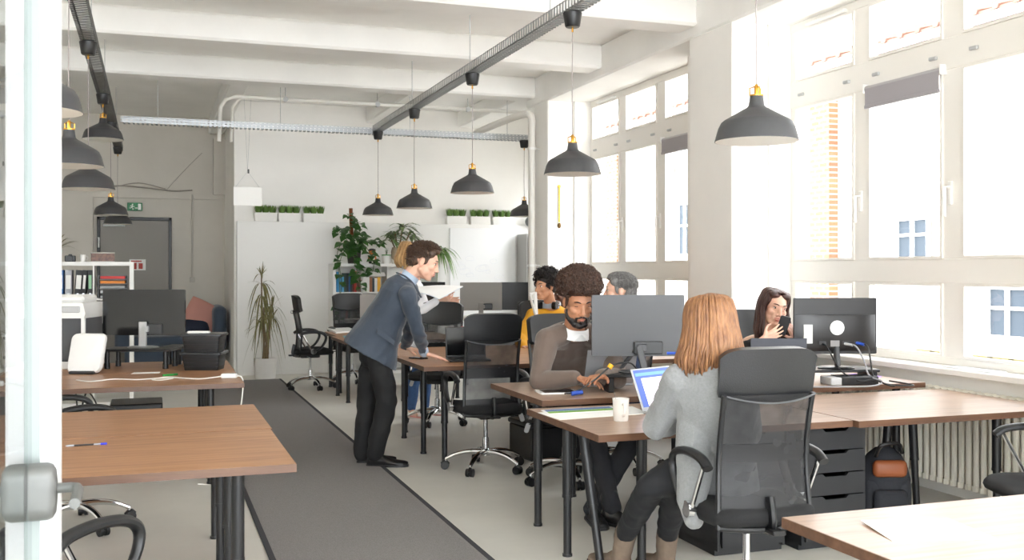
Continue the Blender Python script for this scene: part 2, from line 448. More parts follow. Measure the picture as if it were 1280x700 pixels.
for y0, y1, lab in ((5.56, 6.34, 'rolled-up grey roller blind on the middle casement of the near window'),
                    (8.82, 9.58, 'rolled-up blind on the right casement of the far window')):
    b = thing('roller_blind', lab, 'blind', (5.09, y1, 2.86))
    t = MB(); t.tube([(0, 0, .0), (0, y0 - y1, .0)], .026, 12); t.build('roller', mat('blind_grey', (176, 174, 176), .6), b)
    MB().b2((-.028, y0 - y1 + .01, -.13), (-.022, -.01, 0)).b2((-.036, y0 - y1 + .01, -.15), (-.014, -.01, -.125), .003).build('cloth', mat('blind_cloth', (162, 158, 162), .7), b)
    for yy in (.008, y0 - y1 - .008): MB().box((.0, yy, .005), (.07, .012, .07), 0, .003).build('bracket', WHITE, b)

# grey fire door at the rear
d1 = thing('door_1', None, None, (-.26, 17.0, 0)); d1['kind'] = 'structure'
m = MB()
for x in (-.545, .505): m.b2((x, -.06, 0), (x + .045, .0, 2.32), .004)
m.b2((-.545, -.06, 2.27), (.55, .0, 2.32), .004); m.build('frame', BLACK, d1)
MB().b2((-.5, -.05, .01), (.505, -.005, 2.27), .004).build('leaf', mat('door_grey', (140, 136, 130), .5), d1)
MB().box((-.30, -.075, 2.2), (.32, .05, .06), 0, .006).build('closer', LGREY, d1)
h = MB().box((.40, -.06, 1.05), (.045, .02, .2), 0, .006); h.tube([(.40, -.07, 1.08), (.40, -.11, 1.08), (.27, -.11, 1.08)], .011, 8)
h.build('handle', ALU, d1)
hg = MB()
for z in (.3, 1.9): hg.tube([(-.52, -.07, z - .06), (-.52, -.07, z + .1)], .014, 8)
hg.build('hinge', ALU, d1)
# notice on the door
pn = thing('notice', 'red and white notice sheet taped to the grey door', 'notice', atY(172, 331, 16.945))
MB().box((0, 0, 0), (.24, .002, .17)).build('sheet', PAPER, pn)
nn = MB().box((-.02, -.003, .055), (.16, .002, .02)).box((-.04, -.003, -.02), (.05, .002, .10)).box((.045, -.003, -.02), (.06, .002, .09))
nn.build('print', mat('notice_red', (170, 60, 55), .6), pn)
# exit sign
ex = thing('exit_sign', 'green emergency exit sign above the grey door', 'sign', atY(168.5, 258.5, 16.93))
MB().box((0, 0, 0), (.22, .03, .125), 0, .004).build('panel', mat('exit_green', (22, 120, 72), .45), ex)
g = MB()                                                                # running figure, arrow and doorway
g.ell((-.032, -.017, .035), (.011, .004, .011))
g.tube([(-.035, -.017, .018), (-.045, -.017, -.01)], .008, 6); g.tube([(-.045, -.017, -.01), (-.025, -.017, -.028), (-.03, -.017, -.05)], .006, 6)
g.tube([(-.045, -.017, -.01), (-.066, -.017, -.022), (-.08, -.017, -.02)], .006, 6); g.tube([(-.034, -.017, .016), (-.015, -.017, .0), (-.004, -.017, .008)], .005, 6)
g.tube([(-.036, -.017, .018), (-.06, -.017, .016), (-.066, -.017, .0)], .005, 6)
g.box((.07, -.016, 0), (.045, .004, .095)); g.tube([(.0, -.017, -.02), (.03, -.017, -.02)], .006, 6); g.prism([(.028, -.008), (.045, -.02), (.028, -.032)], -.002, .002, Matrix.Translation((0, -.016, 0)) @ Matrix.Rotation(R(90), 4, 'X'))
g.build('pictogram', mat('sign_white', (240, 245, 240), .5), ex)

# glass door leaf standing open beside the camera
d2 = thing('door_2', None, None, (-.215, 2.38, 0)); d2['kind'] = 'structure'
LEAFW = mat('leaf_white', (222, 223, 224), .35)
m = MB().b2((-.035, -.05, .01), (.030, .03, 2.6), .006); m.b2((-.035, -1.1, .01), (.03, -.05, .12), .006); m.b2((-.035, -1.1, 2.5), (.03, -.05, 2.6), .006); m.b2((-.035, -1.2, .01), (.03, -1.1, 2.6), .006)
m.build('leaf_frame', LEAFW, d2)
m = MB().b2((-.018, .03, .01), (.012, .040, 2.6), .003); m.build('seal', LGREY, d2)
MB().b2((-.029, -1.1, .12), (-.021, -.052, 2.5)).build('glass_pane', DOORGLASS, d2)
MB().b2((-.0355, -.054, .015), (-.006, -.049, 2.595), .001).build('edge_profile', mat('profile_grey', (150, 156, 156), .4), d2)
hm = mat('satin_steel', (116, 116, 115), .5, .5)
for sx in (1, -1):
    x0 = .030 if sx > 0 else -.035
    h = MB(); yc = -.095; x0 = -.021 if sx > 0 else -.029
    h.loft([[V((x0 + sx * q, yc + p[0] * s, 1.045 + p[1] * s)) for p in rrect(.06, .118, .03, 8)] for q, s in ((.0, 1), (.034, 1), (.044, .93), (.050, .75), (.052, .4))])
    hp = h.build('lock_case', hm, d2, fix=True); x0 = x0 + sx * .05
    t = MB(); t.tube([(x0 - sx * .01, yc, 1.05), (x0 + sx * .028, yc, 1.05), (x0 + sx * .040, yc - .008, 1.05), (x0 + sx * .043, yc - .022, 1.048), (x0 + sx * .043, yc - .13, 1.043)], .0105, 12)
    t.build('lever', hm, hp)

# ================================================================ services under the ceiling
def tray(name, lab, x, y0, y1, along, mt, rods, z=3.2):
    t = thing(name, lab, 'cable tray', (x, y0, z))
    L = y1 - y0; m = MB()
    m.b2((-.055, 0, 0), (.055, L, .003)).b2((-.055, 0, 0), (-.052, L, .075)).b2((.052, 0, 0), (.055, L, .075))
    m.b2((-.055, 0, .075), (-.043, L, .078)).b2((.043, 0, .075), (.055, L, .078))
    m.build('channel', mt, t)
    for ry in rods:
        MB().tube([(0, ry - y0, .0), (0, ry - y0, CEIL - z - .01)], .004, 6).build('suspension_rod', LGREY, t)
    if along == 'x': t.rotation_euler = (0, 0, -pi / 2)
    return t
tray('cable_tray', 'galvanised perforated cable tray carrying the five lamps nearer the windows', 2.62, 1.5, 12.42, 'y', TRAY, (2.6, 4.6, 6.6, 8.5, 10.6))
tray('cable_tray', 'dark cable tray at the left carrying the row of lamps beside the door post', -.45, 3.0, 15.6, 'y', TRAYD, (5.0, 8.6, 11.0, 14.4))
t = tray('cable_tray', 'pale cross cable tray spanning the room in front of the rear wall', -.34, 12.5, 17.55, 'x', TRAY, (12.9, 14.3, 15.9, 17.2), z=3.18)
t.location = (-.34, 12.5, 3.18)
PIPE = mat('pipe_white', (228, 225, 218), .45)
pp = thing('water_pipe', 'white pipe running across under the ceiling behind the cross cable tray', 'pipe', (1.0, 12.75, 3.5))
MB().tube([(-.24, .0, -.45), (-.22, .02, -.03), (-.16, .02, .06), (-.05, .0, .10), (2, 0, .10), (3.72, 0, .10)], .024, 10).tube([(-.10, .0, -.45), (-.08, .02, -.03), (-.02, .02, .06), (.05, 0, .10)], .018, 8).build('run', PIPE, pp)
for xx in (.55, 1.7, 2.9): MB().tube([(xx, -.028, .1), (xx, .028, .1)], .032, 10).tube([(xx, 0, .12), (xx, 0, .42)], .005, 6).build('clip', LGREY, pp)
p2 = thing('heating_pipe', 'thick white pipe bending down in front of the far pier', 'pipe', (4.44, 11.8, 0))
MB().tube(spline([(-.35, 1.2, 3.33), (-.2, .6, 3.40), (-.06, .08, 3.44), (0, 0, 3.38), (0, 0, 3.25)], 5) + [V((0, 0, .9)), V((0, 0, .0))], .045, 12).build('run', PIPE, p2)
for zz in (.8, 1.55, 3.0): MB().tube([(0, 0, zz - .015), (0, 0, zz + .015)], .055, 12).tube([(0, 0, zz), (.11, 0, zz)], .008, 6).build('clip', WHITE, p2)
# brass pull hanging on the far pier
bp = thing('brass_pull', 'thin brass pull rod hanging on the side of the far pier', 'pull', (4.70, 11.535, 2.0))
MB().tube([(0, 0, .08), (0, 0, .52)], .011, 8).build('rod', BRASS, bp); MB().ell((0, 0, .04), (.022, .02, .035)).build('knob', mat('dark_brass', (120, 92, 50), .4, .8), bp)
MB().tube([(0, .0, .52), (0, .015, .52)], .02, 8).build('hook', BRASS, bp)
# conduits on the rear wall
cw = thing('wall_conduit', 'sagging cables and grey conduit along the rear wall above the door', 'cable', (0, 16.9, 2.74))
MB().tube(spline([(-1.2, .0, .02), (-.5, -.02, .06), (-.1, 0, .04), (.3, -.02, .0), (.6, 0, .02)], 5), .012, 6).tube(spline([(-.6, .0, .03), (-.2, -.03, .11), (.2, 0, .03)], 5), .008, 6).tube(spline([(.2, 0, .0), (.5, -.02, .35), (.75, 0, .62)], 5), .004, 6).build('bundle', mat('conduit_grey', (150, 145, 136), .6), cw)
MB().tube([(.6, 0, -.05), (.6, 0, -1.35)], .012, 6).box((.6, 0, -1.4), (.08, .05, .08), 0, .006).build('drop', mat('old_white', (196, 192, 184), .6), cw)

# ================================================================ pendant lamps
def lamp_proto():
    t = thing('pendant_lamp', 'x', 'lamp')
    prof = [(.19, 0), (.186, .014), (.174, .058), (.160, .086), (.148, .096), (.062, .145), (.040, .156), (.035, .168), (.029, .212), (.012, .214)]
    MB().lathe(prof + [(.008, .21), (.026, .206), (.033, .166), (.06, .140), (.146, .092), (.157, .083), (.171, .056), (.183, .013), (.187, 0)], 40, closed=True).build('shade', SHADEO, t, ang=50)
    MB().lathe([(.1872, -.0005), (.1825, .013), (.1705, .055), (.156, .082), (.145, .0905), (.059, .1385), (.031, .162), (.02, .165)], 40).build('shade_lining', SHADEI, t, ang=50)
    MB().tube([(0, 0, .10), (0, 0, .16)], .022, 10).ell((0, 0, .085), (.03, .03, .038)).build('bulb', mat('bulb_opal', (240, 238, 230), .3), t)
    b = MB().lathe([(.0, .205), (.032, .207), (.032, .214), (.010, .216), (.010, .25), (.006, .262), (.0, .262)], 16)
    for k in range(3):
        a = 2 * pi * k / 3 + .4; b.tube([(.03 * cos(a), .03 * sin(a), .21), (.031 * cos(a), .031 * sin(a), .245), (.008 * cos(a), .008 * sin(a), .252)], .0035, 6)
    b.build('fitting', BRASS, t)
    return t
def lamp(loc, ztop, lab, group, canopy=True, proto=[None]):
    x, y, z = loc
    if proto[0] is None: proto[0] = lamp_proto(); o = proto[0]
    else:
        o = proto[0].copy(); COL.objects.link(o)
        for ch in proto[0].children:
            if ch.name.split('.')[0] in ('shade', 'shade_lining', 'bulb', 'fitting'): dup(ch, parent=o)
    o.location = loc; o['label'] = lab; o['group'] = group
    H = ztop - z; k = rnd.uniform(-.004, .004)
    MB().tube([(0, 0, .255), (k, 0, H * .5), (0, 0, H - .09)], .0032, 6).build('cord', mat('cord_grey', (150, 140, 138), .6), o)
    MB().tube([(0, 0, H - .13), (0, 0, H - .085)], .007, 8).build('cord_grip', BRASS, o)
    MB().lathe([(0, H - .1), (.044, H - .098), (.05, H - .09), (.064, H - .005), (.06, H), (0, H)], 20).build('canopy', BLACKP, o)
    return o
G1 = 'pendant lamps under the tray nearer the windows'; G2 = 'pendant lamps under the left tray'
for y, z, lab in ((4.03, 2.09, 'largest dark pendant lamp, before the white pier between the windows'),
                  (6.2, 2.13, 'dark pendant lamp hanging left of the far window'),
                  (8.43, 2.165, 'dark pendant lamp over the left of the right-hand planters'),
                  (10.5, 2.15, 'dark pendant lamp second from the left in the aisle row'),
                  (12.34, 2.17, 'leftmost pendant lamp of the aisle row, beside the top of the climbing plant')):
    lamp((2.62, y, z), 3.2, lab, G1)
for y, z, lab in ((4.45, 2.13, 'pendant lamp cut by the white door post, topmost at the left'),
                  (6.35, 2.095, 'big dark pendant lamp right beside the white door post'),
                  (8.2, 2.10, 'dark pendant lamp below the big one at the door post'),
                  (10.6, 2.76, 'dark pendant lamp hung highest, just left under the cable tray'),
                  (12.6, 2.13, 'small dark pendant lamp in front of the exit sign wall'),
                  (15.1, 2.13, 'farthest small pendant lamp just over the grey door frame')):
    lamp((-.45, y, z), 3.2, lab, G2)
lamp((4.56, 12.4, 2.19), 3.18, 'small pendant lamp beside the far pier, right of the planters', 'pendant lamp at the end of the cross tray')

# blank white sign hanging on strings
sg = thing('hanging_sign', 'blank white sign board hanging on strings before the rear wall', 'sign', atY(309.5, 245.5, 12.5))
w = .33; MB().box((0, 0, 0), (w, .012, .225), 0, .003).build('board', WHITE, sg)
MB().tube([(-w * .42, 0, .11), (0, 0, .30), (w * .42, 0, .11)], .002, 5).tube([(0, 0, .30), (-.04, 0, 1.16)], .002, 5).tube([(0, 0, .30), (.04, 0, 1.16)], .002, 5).build('string', LGREY, sg)
MB().box((.01, 0, .30), (.02, .015, .05), 0, .003, M=Matrix.Rotation(R(0), 4, 'Y')).build('clip', DGREY, sg)

# whiteboard and grey locker at the right of the partition
wb = thing('whiteboard', 'large white writing board on the partition behind the monitors', 'whiteboard', (4.78, 14.83, 1.32))
MB().box((0, 0, 0), (1.06, .03, 1.62), 0, .004).build('board', mat('board_gloss', (248, 249, 250), .18), wb)
dm = MB(); rr = random.Random(3)
for k in range(11):
    x, z = rr.uniform(-.4, .4), rr.uniform(-.2, .35); a = rr.uniform(.03, .08)
    dm.tube([(x + a * cos(q * .7) * (1 + .1 * q), -.0165, z + a * .9 * sin(q * .7) * (1 - .05 * q)) for q in range(9)], .0025, 4)
dm.build('faint_drawing', mat('marker_trace', (232, 235, 241), .5), wb)
lk = thing('locker', 'tall grey metal locker at the right end of the partition', 'locker', (5.5, 14.6, 0))
MB().b2((-.17, -.2, .06), (.23, .22, 2.04), .006).build('body', mat('locker_grey', (168, 166, 164), .45), lk); MB().b2((-.15, -.215, .1), (.21, -.2, 2.0), .004).build('door', mat('locker_grey2', (160, 158, 157), .45), lk)
MB().box((-.12, -.22, 1.1), (.015, .02, .12), 0, .003).build('handle', DGREY, lk); MB().b2((-.15, -.18, 0), (.21, .2, .06)).build('plinth', DGREY, lk)
sp = thing('wall_fixture', 'rounded grey fixture on top of the partition above the locker', 'fixture', (5.56, 14.8, 2.19))
MB().ell((0, 0, .055), (.10, .09, .09)).build('body', MGREY, sp); MB().lathe([(.06, -.0), (.07, .01), (.05, .02)], 16).build('foot', DGREY, sp)

# radiators under the windows
def radiator(y0, y1, lab):
    t = thing('radiator', lab, 'radiator', (4.93, y1, 0))
    n = int((y1 - y0) / .062); cm = mat('radiator_cream', (226, 221, 208), .45)
    for k in range(n):
        y = -.03 - k * .062; m = MB()
        for xx in (-.045, .045): m.tube([(xx, y, .12), (xx, y, .70)], .021, 8)
        m.tube([(-.045, y, .12), (.045, y, .12)], .024, 8); m.tube([(-.045, y, .70), (.045, y, .70)], .024, 8)
        m.tube([(-.05, y, .105), (-.05, y, .14)], .026, 8)
        m.build('section', cm, t)
    MB().tube([(0, -.02, .14), (0, -(n) * .062, .14)], .02, 8).tube([(0, -.02, .68), (0, -(n) * .062, .68)], .02, 8).build('header', cm, t)
    MB().tube([(0, -.1, 0), (0, -.1, .12)], .02, 8).tube([(0, -(n - 1) * .062, 0), (0, -(n - 1) * .062, .12)], .02, 8).build('foot', cm, t)
radiator(4.6, 6.75, 'cream ribbed column radiator below the near window sill')

# ================================================================ outside: the house across the yard
fc = thing('building', 'pale plastered house across the yard seen through the windows', 'building', (15.0, 16, 0))
PLA = mat('facade_plaster', (158, 152, 144), .85, var=.04, vscale=.6)
MB().b2((0, -18, -4), (8, 24, 6.2)).build('facade', PLA, fc)
BR = brick('pale_brick', (128, 82, 56), (150, 104, 70), (170, 160, 148), 1.6)
for y in (15.1, 3.7): MB().b2((-.25, y, -4), (0, y + .85, 6.2)).build('brick_pilaster', BR, fc)
tl = MB()
tl.add([(-.5, -18, 6.1), (-.5, 24, 6.1), (5, 24, 7.3), (5, -18, 7.3), (-.5, -18, 6.3), (-.5, 24, 6.3), (5, 24, 7.5), (5, -18, 7.5)], [(0, 1, 2, 3), (7, 6, 5, 4), (0, 4, 5, 1), (3, 2, 6, 7), (0, 3, 7, 4), (1, 5, 6, 2)])
for k in range(84):
    y = -18 + k * .5; tl.tube([(-.55, y, 6.33), (5, y, 7.53)], .09, 6)
tl.build('roof', mat('roof_tile', (132, 100, 86), .8, var=.2, vscale=3), fc)
MB().tube([(-.6, -18, 6.12), (-.6, 24, 6.12)], .09, 8).build('gutter', LGREY, fc)
WG = mat('facade_window', (60, 68, 76), .6, spec=.2)
for y, z, w, h in ((10.8, 1.9, .9, 1.6), (12.0, 3.6, 1.0, 1.2), (1.2, 1.7, 1.0, .9), (-1.3, .2, 1.0, 1.0), (5.6, 2.6, .9, 1.3)):
    f = MB()
    for q in ((-w/2, 0, -w/2 + .07, h), (w/2 - .07, 0, w/2, h), (-.035, 0, .035, h), (-w/2 + .006, .004, w/2 - .006, .07), (-w/2 + .006, h - .07, w/2 - .006, h - .004), (-w/2 + .006, h * .55, w/2 - .006, h * .55 + .06)):
        f.b2((-.08 if q[3] - q[1] > q[2] - q[0] else -.072, y + q[0], z + q[1]), (.0, y + q[2], z + q[3]))
    fo = f.build('window', WHITE, fc); MB().b2((-.02, y - w/2, z), (.005, y + w/2, z + h)).build('glass', WG, fo)
lg = MB()
for k in range(14): lg.b2((-.22, -6 + k * .5, -.25), (-.02, -5.62 + k * .5, -.12))
lg.build('ledge_tiles', mat('ledge_ochre', (120, 112, 70), .8), fc)
MB().b2((-.3, -8, -.12), (0, 3, 0)).build('ledge', PLA, fc)
yd = MB().b2((5.6, -30, -4.2), (15, 50, -4)).build('ground', mat('yard', (190, 186, 180), .9)); struct(yd)
# ================================================================ desks
def desk(x0, x1, y0, y1, z, lab, legs=None, group=None, top=None, edge=None, inset=(.06, .12), th=.034, legm=None):
    cx, cy_ = (x0 + x1) / 2, (y0 + y1) / 2
    t = thing('desk', lab, 'desk', (cx, cy_, 0), 0, group)
    hx, hy = (x1 - x0) / 2, (y1 - y0) / 2
    MB().b2((-hx + .002, -hy + .002, z - th), (hx - .002, hy - .002, z), .0015).build('tabletop', top or WOOD, t)
    e = MB()
    e.b2((-hx, -hy, z - th), (hx, -hy + .0025, z - .001)).b2((-hx, hy - .0025, z - th), (hx, hy, z - .001)).b2((-hx, -hy + .0025, z - th), (-hx + .0025, hy - .0025, z - .001)).b2((hx - .0025, -hy + .0025, z - th), (hx, hy - .0025, z - .001))
    e.build('edge_band', edge or WOODE, t)
    if legs is None:
        legs = [(x0 + inset[0], y0 + inset[1]), (x1 - inset[0], y0 + inset[1]), (x0 + inset[0], y1 - inset[1]), (x1 - inset[0], y1 - inset[1])]
    for q in legs:
        lx, ly = q[0] - cx, q[1] - cy_; bx, by = (q[2] - cx, q[3] - cy_) if len(q) > 2 else (lx, ly)
        a, b = V((lx, ly, z - th)), V((bx, by, .012)); mid = a.lerp(b, .55)
        m = MB(); m.lathe([(0, z - th - .012), (.045, z - th - .012), (.045, z - th), (0, z - th)], 16, Matrix.Translation((lx, ly, 0)))
        m.tube([a, mid - (mid - b) * .0], .0265, 16)
        lg = m.build('leg', legm or BLACK, t)
        m = MB(); m.tube([mid, b], .0215, 14); m.tube([mid + (a - mid) * .02, mid - (a - mid) * .02], .028, 16)
        m.lathe([(0, 0), (.026, 0), (.026, .014), (0, .014)], 14, Matrix.Translation((bx, by, 0)))
        m.build('leg_extension', legm or BLACK, lg)
    return t
desk(-1.05, .548, 4.14, 5.09, .72, 'walnut desk in the left foreground with a pen on it', [(.33, 4.29), (.335, 4.86), (-.9, 4.29), (-.9, 4.9)])
desk(-1.05, .556, 5.098, 6.05, .72, 'bare walnut desk pushed behind the foreground desk at the left', [(.325, 5.33), (.33, 5.9), (-.9, 5.2), (-.9, 5.9)])
desk(-1.05, .60, 7.22, 8.16, .72, 'walnut desk carrying the white scanner and the stacked black boxes', [(.385, 7.42), (.39, 7.62), (.4, 8.02), (-.9, 7.36), (-.9, 8.0)])
desk(-1.05, .605, 8.168, 9.12, .72, 'walnut desk behind the scanner desk at the left rear', [(.39, 8.35), (.39, 8.98), (-.9, 8.3), (-.9, 8.98)])
desk(1.98, 3.42, 4.37, 5.34, .72, 'walnut desk with the white mug and the papers', [(2.05, 4.92), (2.06, 4.74, 2.11, 4.63), (2.27, 4.50), (3.3, 5.2)], top=WOODP)
desk(3.426, 4.86, 4.33, 5.34, .72, 'bare walnut desk over the dark drawer unit at the right', [(4.35, 5.2, 4.30, 5.22), (4.48, 5.16, 4.52, 5.16), (4.72, 4.72), (3.5, 5.2)], top=WOODP)
desk(2.09, 3.46, 5.39, 6.32, .755, 'raised walnut desk at which the man in the brown sweater works', [(2.13, 5.56), (2.62, 6.2), (3.4, 6.2), (3.4, 5.56)], top=WOODP)
desk(3.466, 4.82, 5.42, 6.32, .755, 'walnut desk with the black monitor by the window', [(3.52, 5.56), (4.7, 5.56), (3.52, 6.2), (4.7, 6.2)], top=WOODP)
desk(1.87, 3.35, 1.85, 2.735, .72, 'pale lit desk corner in the right foreground with a blank sheet', [(2.05, 2.0), (2.3, 2.55), (3.25, 2.0), (3.25, 2.6)], top=WOODP)
desk(1.92, 3.33, 7.40, 8.33, .77, 'walnut desk the man in the blue jacket leans on', [(2.10, 7.47), (2.085, 8.05), (3.25, 7.5), (3.25, 8.2)])
desk(3.336, 4.68, 7.40, 8.33, .77, 'walnut desk right of the leaning man, behind the brown sweater', None)
desk(1.95, 3.33, 8.338, 9.28, .77, 'walnut desk behind the one the man leans on, black office chair tucked at its rear', [(2.115, 8.85), (3.25, 8.45), (2.2, 9.16), (3.25, 9.16)])
desk(3.336, 4.68, 8.338, 9.28, .77, 'walnut desk at which the man in the yellow sweater sits', None)
desk(2.02, 3.42, 11.28, 12.2, .70, 'walnut desk with papers behind the leaning man', None)
desk(2.09, 3.42, 12.208, 13.14, .70, 'rear walnut desk in front of the white bookcase', None)
desk(3.80, 4.98, 12.55, 13.3, .88, 'high white desk carrying the two rear monitors', None, top=WHITE, edge=WHITE, legm=LGREY)

# ================================================================ office chairs
def back_y(z):                        # side profile of the backrest
    t = (z - .43) / .74
    return -.195 - .02 * sin(pi * min(1, t * 1.25)) * -1.2 - .10 * max(0, t - .35) ** 1.3
def back_w(z):
    t = (z - .43) / .74
    return .218 - .012 * sin(pi * t) - .004 * t
def bpt(u, z, off=0.0):
    w = back_w(z); x = u * w
    return V((x, back_y(z) + .035 * u * u + off, z))
def chair_proto(mirror_arms=False):
    t = thing('office_chair', 'x', 'chair')
    for k in range(5):
        a = 2 * pi * k / 5 + .25; d = V((cos(a), sin(a), 0))
        pts = spline([d * .03 + V((0, 0, .135)), d * .12 + V((0, 0, .135)), d * .22 + V((0, 0, .115)), d * .30 + V((0, 0, .078))], 4)
        m = MB(); m.tube(pts, [lerp(.027, .015, i / (len(pts) - 1)) for i in range(len(pts))], 10, flat=.8)
        m.tube([d * .30 + V((0, 0, .085)), d * .30 + V((0, 0, .05))], .009, 8)
        lg = m.build('base_leg', CHROME, t)
        c = MB(); s = V((-d.y, d.x, 0)); o = d * .305 + V((0, 0, .03))
        for q in (-1, 1):
            c.tube([o + s * (q * .008), o + s * (q * .027)], .03, 14)
        c.tube([o - s * .012 + V((0, 0, .0)), o + s * .012], .022, 12)
        c.tube(spline([o + d * .028 + V((0, 0, .012)), o + V((0, 0, .034)), o - d * .03 + V((0, 0, .01))], 3), .010, 6)
        c.build('caster', BLACKP, lg)
    MB().lathe([(0, .11), (.036, .11), (.036, .15), (.028, .16), (.025, .24), (0, .24)], 18).build('hub', CHROME, t)
    MB().tube([(0, 0, .22), (0, 0, .40)], .016, 14).build('gas_column', CHROME, t)
    m = MB().box((0, -.01, .415), (.17, .24, .045), 0, .01); m.box((0, -.17, .425), (.06, .2, .02), 0, .004); m.tube([(.0, -.05, .41), (.26, -.05, .41)], .006, 6)
    m.build('tilt_mechanism', BLACKP, t)
    m = MB(); m.prism([(q[0], q[1]) for q in rrect(.035, .07, .015, 3)], -.004, .004, Matrix.Translation((.27, -.05, .385)) @ Matrix.Rotation(R(90), 4, 'X') @ Matrix.Rotation(R(20), 4, 'Z'))
    m.build('tilt_lever', LGREY, t)
    # seat: cushioned slab with waterfall front
    def ring(sc, z, dz=0): return [V((p[0] * sc, p[1] * sc + .03, z - (.02 * max(0, (p[1] - .1) / .15) ** 2 if dz else 0))) for p in rrect(.49, .48, .09, 5)]
    MB().loft([ring(.86, .435), ring(.97, .445), ring(1, .465), ring(.99, .49, 1), ring(.94, .507, 1), ring(.8, .516, 1), ring(.3, .514, 1)]).build('seat', FABRICB, t, ang=60)
    # backrest
    fr = MB()
    zs = [.43 + .74 * i / 16 for i in range(17)]
    for q in (-1, 1): fr.tube([bpt(q, z) for z in zs if z < 1.03], .0125, 8)
    fr.tube(spline([bpt(-1, .435), bpt(-.5, .428), bpt(0, .425), bpt(.5, .428), bpt(1, .435)], 4), .0125, 8)
    fr.tube(spline([V((0, -.06, .415)), V((0, -.2, .43)), V((0, back_y(.5) - .02, .5)), V((0, back_y(.56) - .012, .56))], 4), .016, 8, flat=1.6)
    fr.build('back_frame', BLACKP, t)
    def panel(z0, z1, off, th, curve0=0, curve1=0, round_top=0, ws=1.0):
        def fn(u, v):
            uu = u * 2 - 1; a = z0 - curve0 * (1 - uu * uu); b = z1 - curve1 * uu * uu - round_top * abs(uu) ** 7
            z = lerp(a, b, v); p = bpt(uu * ws, z, off); return p
        return MB().grid(fn, 20, 8, None, th)
    h = panel(.975, 1.175, .018, .044, .03, .004, .035, 1.065); h.build('headrest', LEATHER, t, ang=60)
    sm = MB(); sm.tube([bpt(q / 8, .982 - .03 * (1 - (q / 8) ** 2), -.022) for q in range(-8, 9)], .004, 6); sm.build('piping', mat('piping_grey', (78, 79, 82), .5), t)
    panel(.44, .985, .0, 0).build('mesh_panel', MESHM, t)
    panel(.70, .775, .006, .014).build('lumbar_band', FABRICB, t)
    panel(.43, .505, .008, .018).build('lower_band', LEATHER, t)
    sy = -1 if mirror_arms else 1
    for q in (-1, 1):
        x = q * .272; P = lambda y, z, dx=0: V((x + q * dx, y * sy + .0, z))
        top = spline([P(-.17, .685), P(-.12, .715), P(-.02, .728), P(.07, .722), P(.13, .70), P(.155, .66), P(.14, .60), P(.09, .53), P(.02, .485)], 4)
        n = len(top); m = MB(); m.tube(top, [.019 if i < n * .5 else lerp(.019, .013, (i - n * .5) / (n * .5)) for i in range(n)], 10, flat=1.25, up=(1, 0, 0))
        ar = m.build('armrest', BLACKP, t)
        MB().tube([P(-.135, .70), P(-.02, .49)], .0105, 10).build('strut', CHROME, ar)
        m = MB(); m.tube([P(.0, .485, -.01), P(.0, .485, .016)], .036, 18); m.build('hinge_disc', CHROME, ar)
        m = MB(); m.tube([P(.0, .485, -.012), P(.0, .46, -.1)], .016, 8); m.build('bracket', BLACKP, ar)
    return t
CHAIR = chair_proto(); CH_USED = [False]
def chair(x, y, rz, lab, group=None):
    if not CH_USED[0]:
        CH_USED[0] = True; o = CHAIR
        o.location = (x, y, 0); o.rotation_euler = (0, 0, rz); o['label'] = lab
    else: o = dup(CHAIR, (x, y, 0), rz, lab)
    o['group'] = 'black mesh-backed office chairs'
    return o
chair(2.42, 3.80, R(-3), 'big black mesh-backed office chair in front, under the red-haired woman')
chair(2.36, 7.26, R(0), 'empty black mesh chair seen from behind at the leaning man\'s desk')
chair(2.76, 6.66, pi, 'office chair with pale shining headrest behind the brown sweater')
chair(1.88, 12.93, -pi / 2, 'empty black chair in side view near the potted tree on the floor')
chair(2.52, 13.52, pi + .1, 'empty black office chair right in front of the bookcase')
chair(2.62, 9.58, pi - .5, 'grey-lit office chair between the leaning man and the woman in white')
chair(4.40, 6.86, pi - .12, 'office chair with pale headrest behind the woman with the phone')
chair(-.34, 3.52, R(-45), 'office chair in the left foreground, only its grey armrest loop in view')
chair(-.42, 6.42, -pi / 2 + .3, 'office chair under the bare desk at the left, chrome base in view')
chair(3.34, 6.96, R(37), 'office chair of the grey-haired man, hidden behind the grey monitor')
chair(3.78, 9.72, pi - .2, 'office chair under the man in the yellow sweater')
chair(4.42, 10.42, pi / 2, 'office chair of the man behind the yellow sweater')
c2 = chair_proto(True); c2.location = (3.98, 3.62, 0); c2.rotation_euler = (0, 0, R(68)); c2['label'] = 'empty office chair cut by the right edge of the picture'; c2['group'] = 'black mesh-backed office chairs'

# ================================================================ drawer unit under the right desk
du = thing('drawer_unit', 'dark six-drawer unit under the bare right-hand desk', 'drawers', (3.46, 4.83, 0))
DU = mat('drawer_charcoal', (34, 35, 38), .5)
w2, dp, H = .205, .25, .665
m = MB().b2((-w2, -dp, .03), (-w2 + .016, dp, H)).b2((w2 - .016, -dp, .03), (w2, dp, H)).b2((-w2, -dp, H - .02), (w2, dp, H), .002).b2((-w2, dp - .015, .03), (w2, dp, H)).b2((-w2, -dp + .03, .0), (w2, dp - .03, .05))
m.build('carcass', DU, du)
for k in range(5):
    z0 = .05 + k * .121; z1 = z0 + .115; a = w2 - .019
    poly = [(-a, z0), (a, z0), (a, z1), (.085, z1), (.065, z1 - .018), (-.065, z1 - .018), (-.085, z1), (-a, z1)]
    dr = MB().prism(poly, 0, .018, Matrix.Translation((0, -dp + .0, 0)) @ Matrix.Rotation(R(90), 4, 'X')).build('drawer', DU, du)
    MB().b2((-a + .012, -dp + .02, z0 + .01), (a - .012, dp - .03, z0 + .02)).b2((-a + .012, -dp + .02, z0 + .02), (-a + .024, dp - .03, z1 - .03)).b2((a - .024, -dp + .02, z0 + .02), (a - .012, dp - .03, z1 - .03)).build('tray', BLACK, dr)
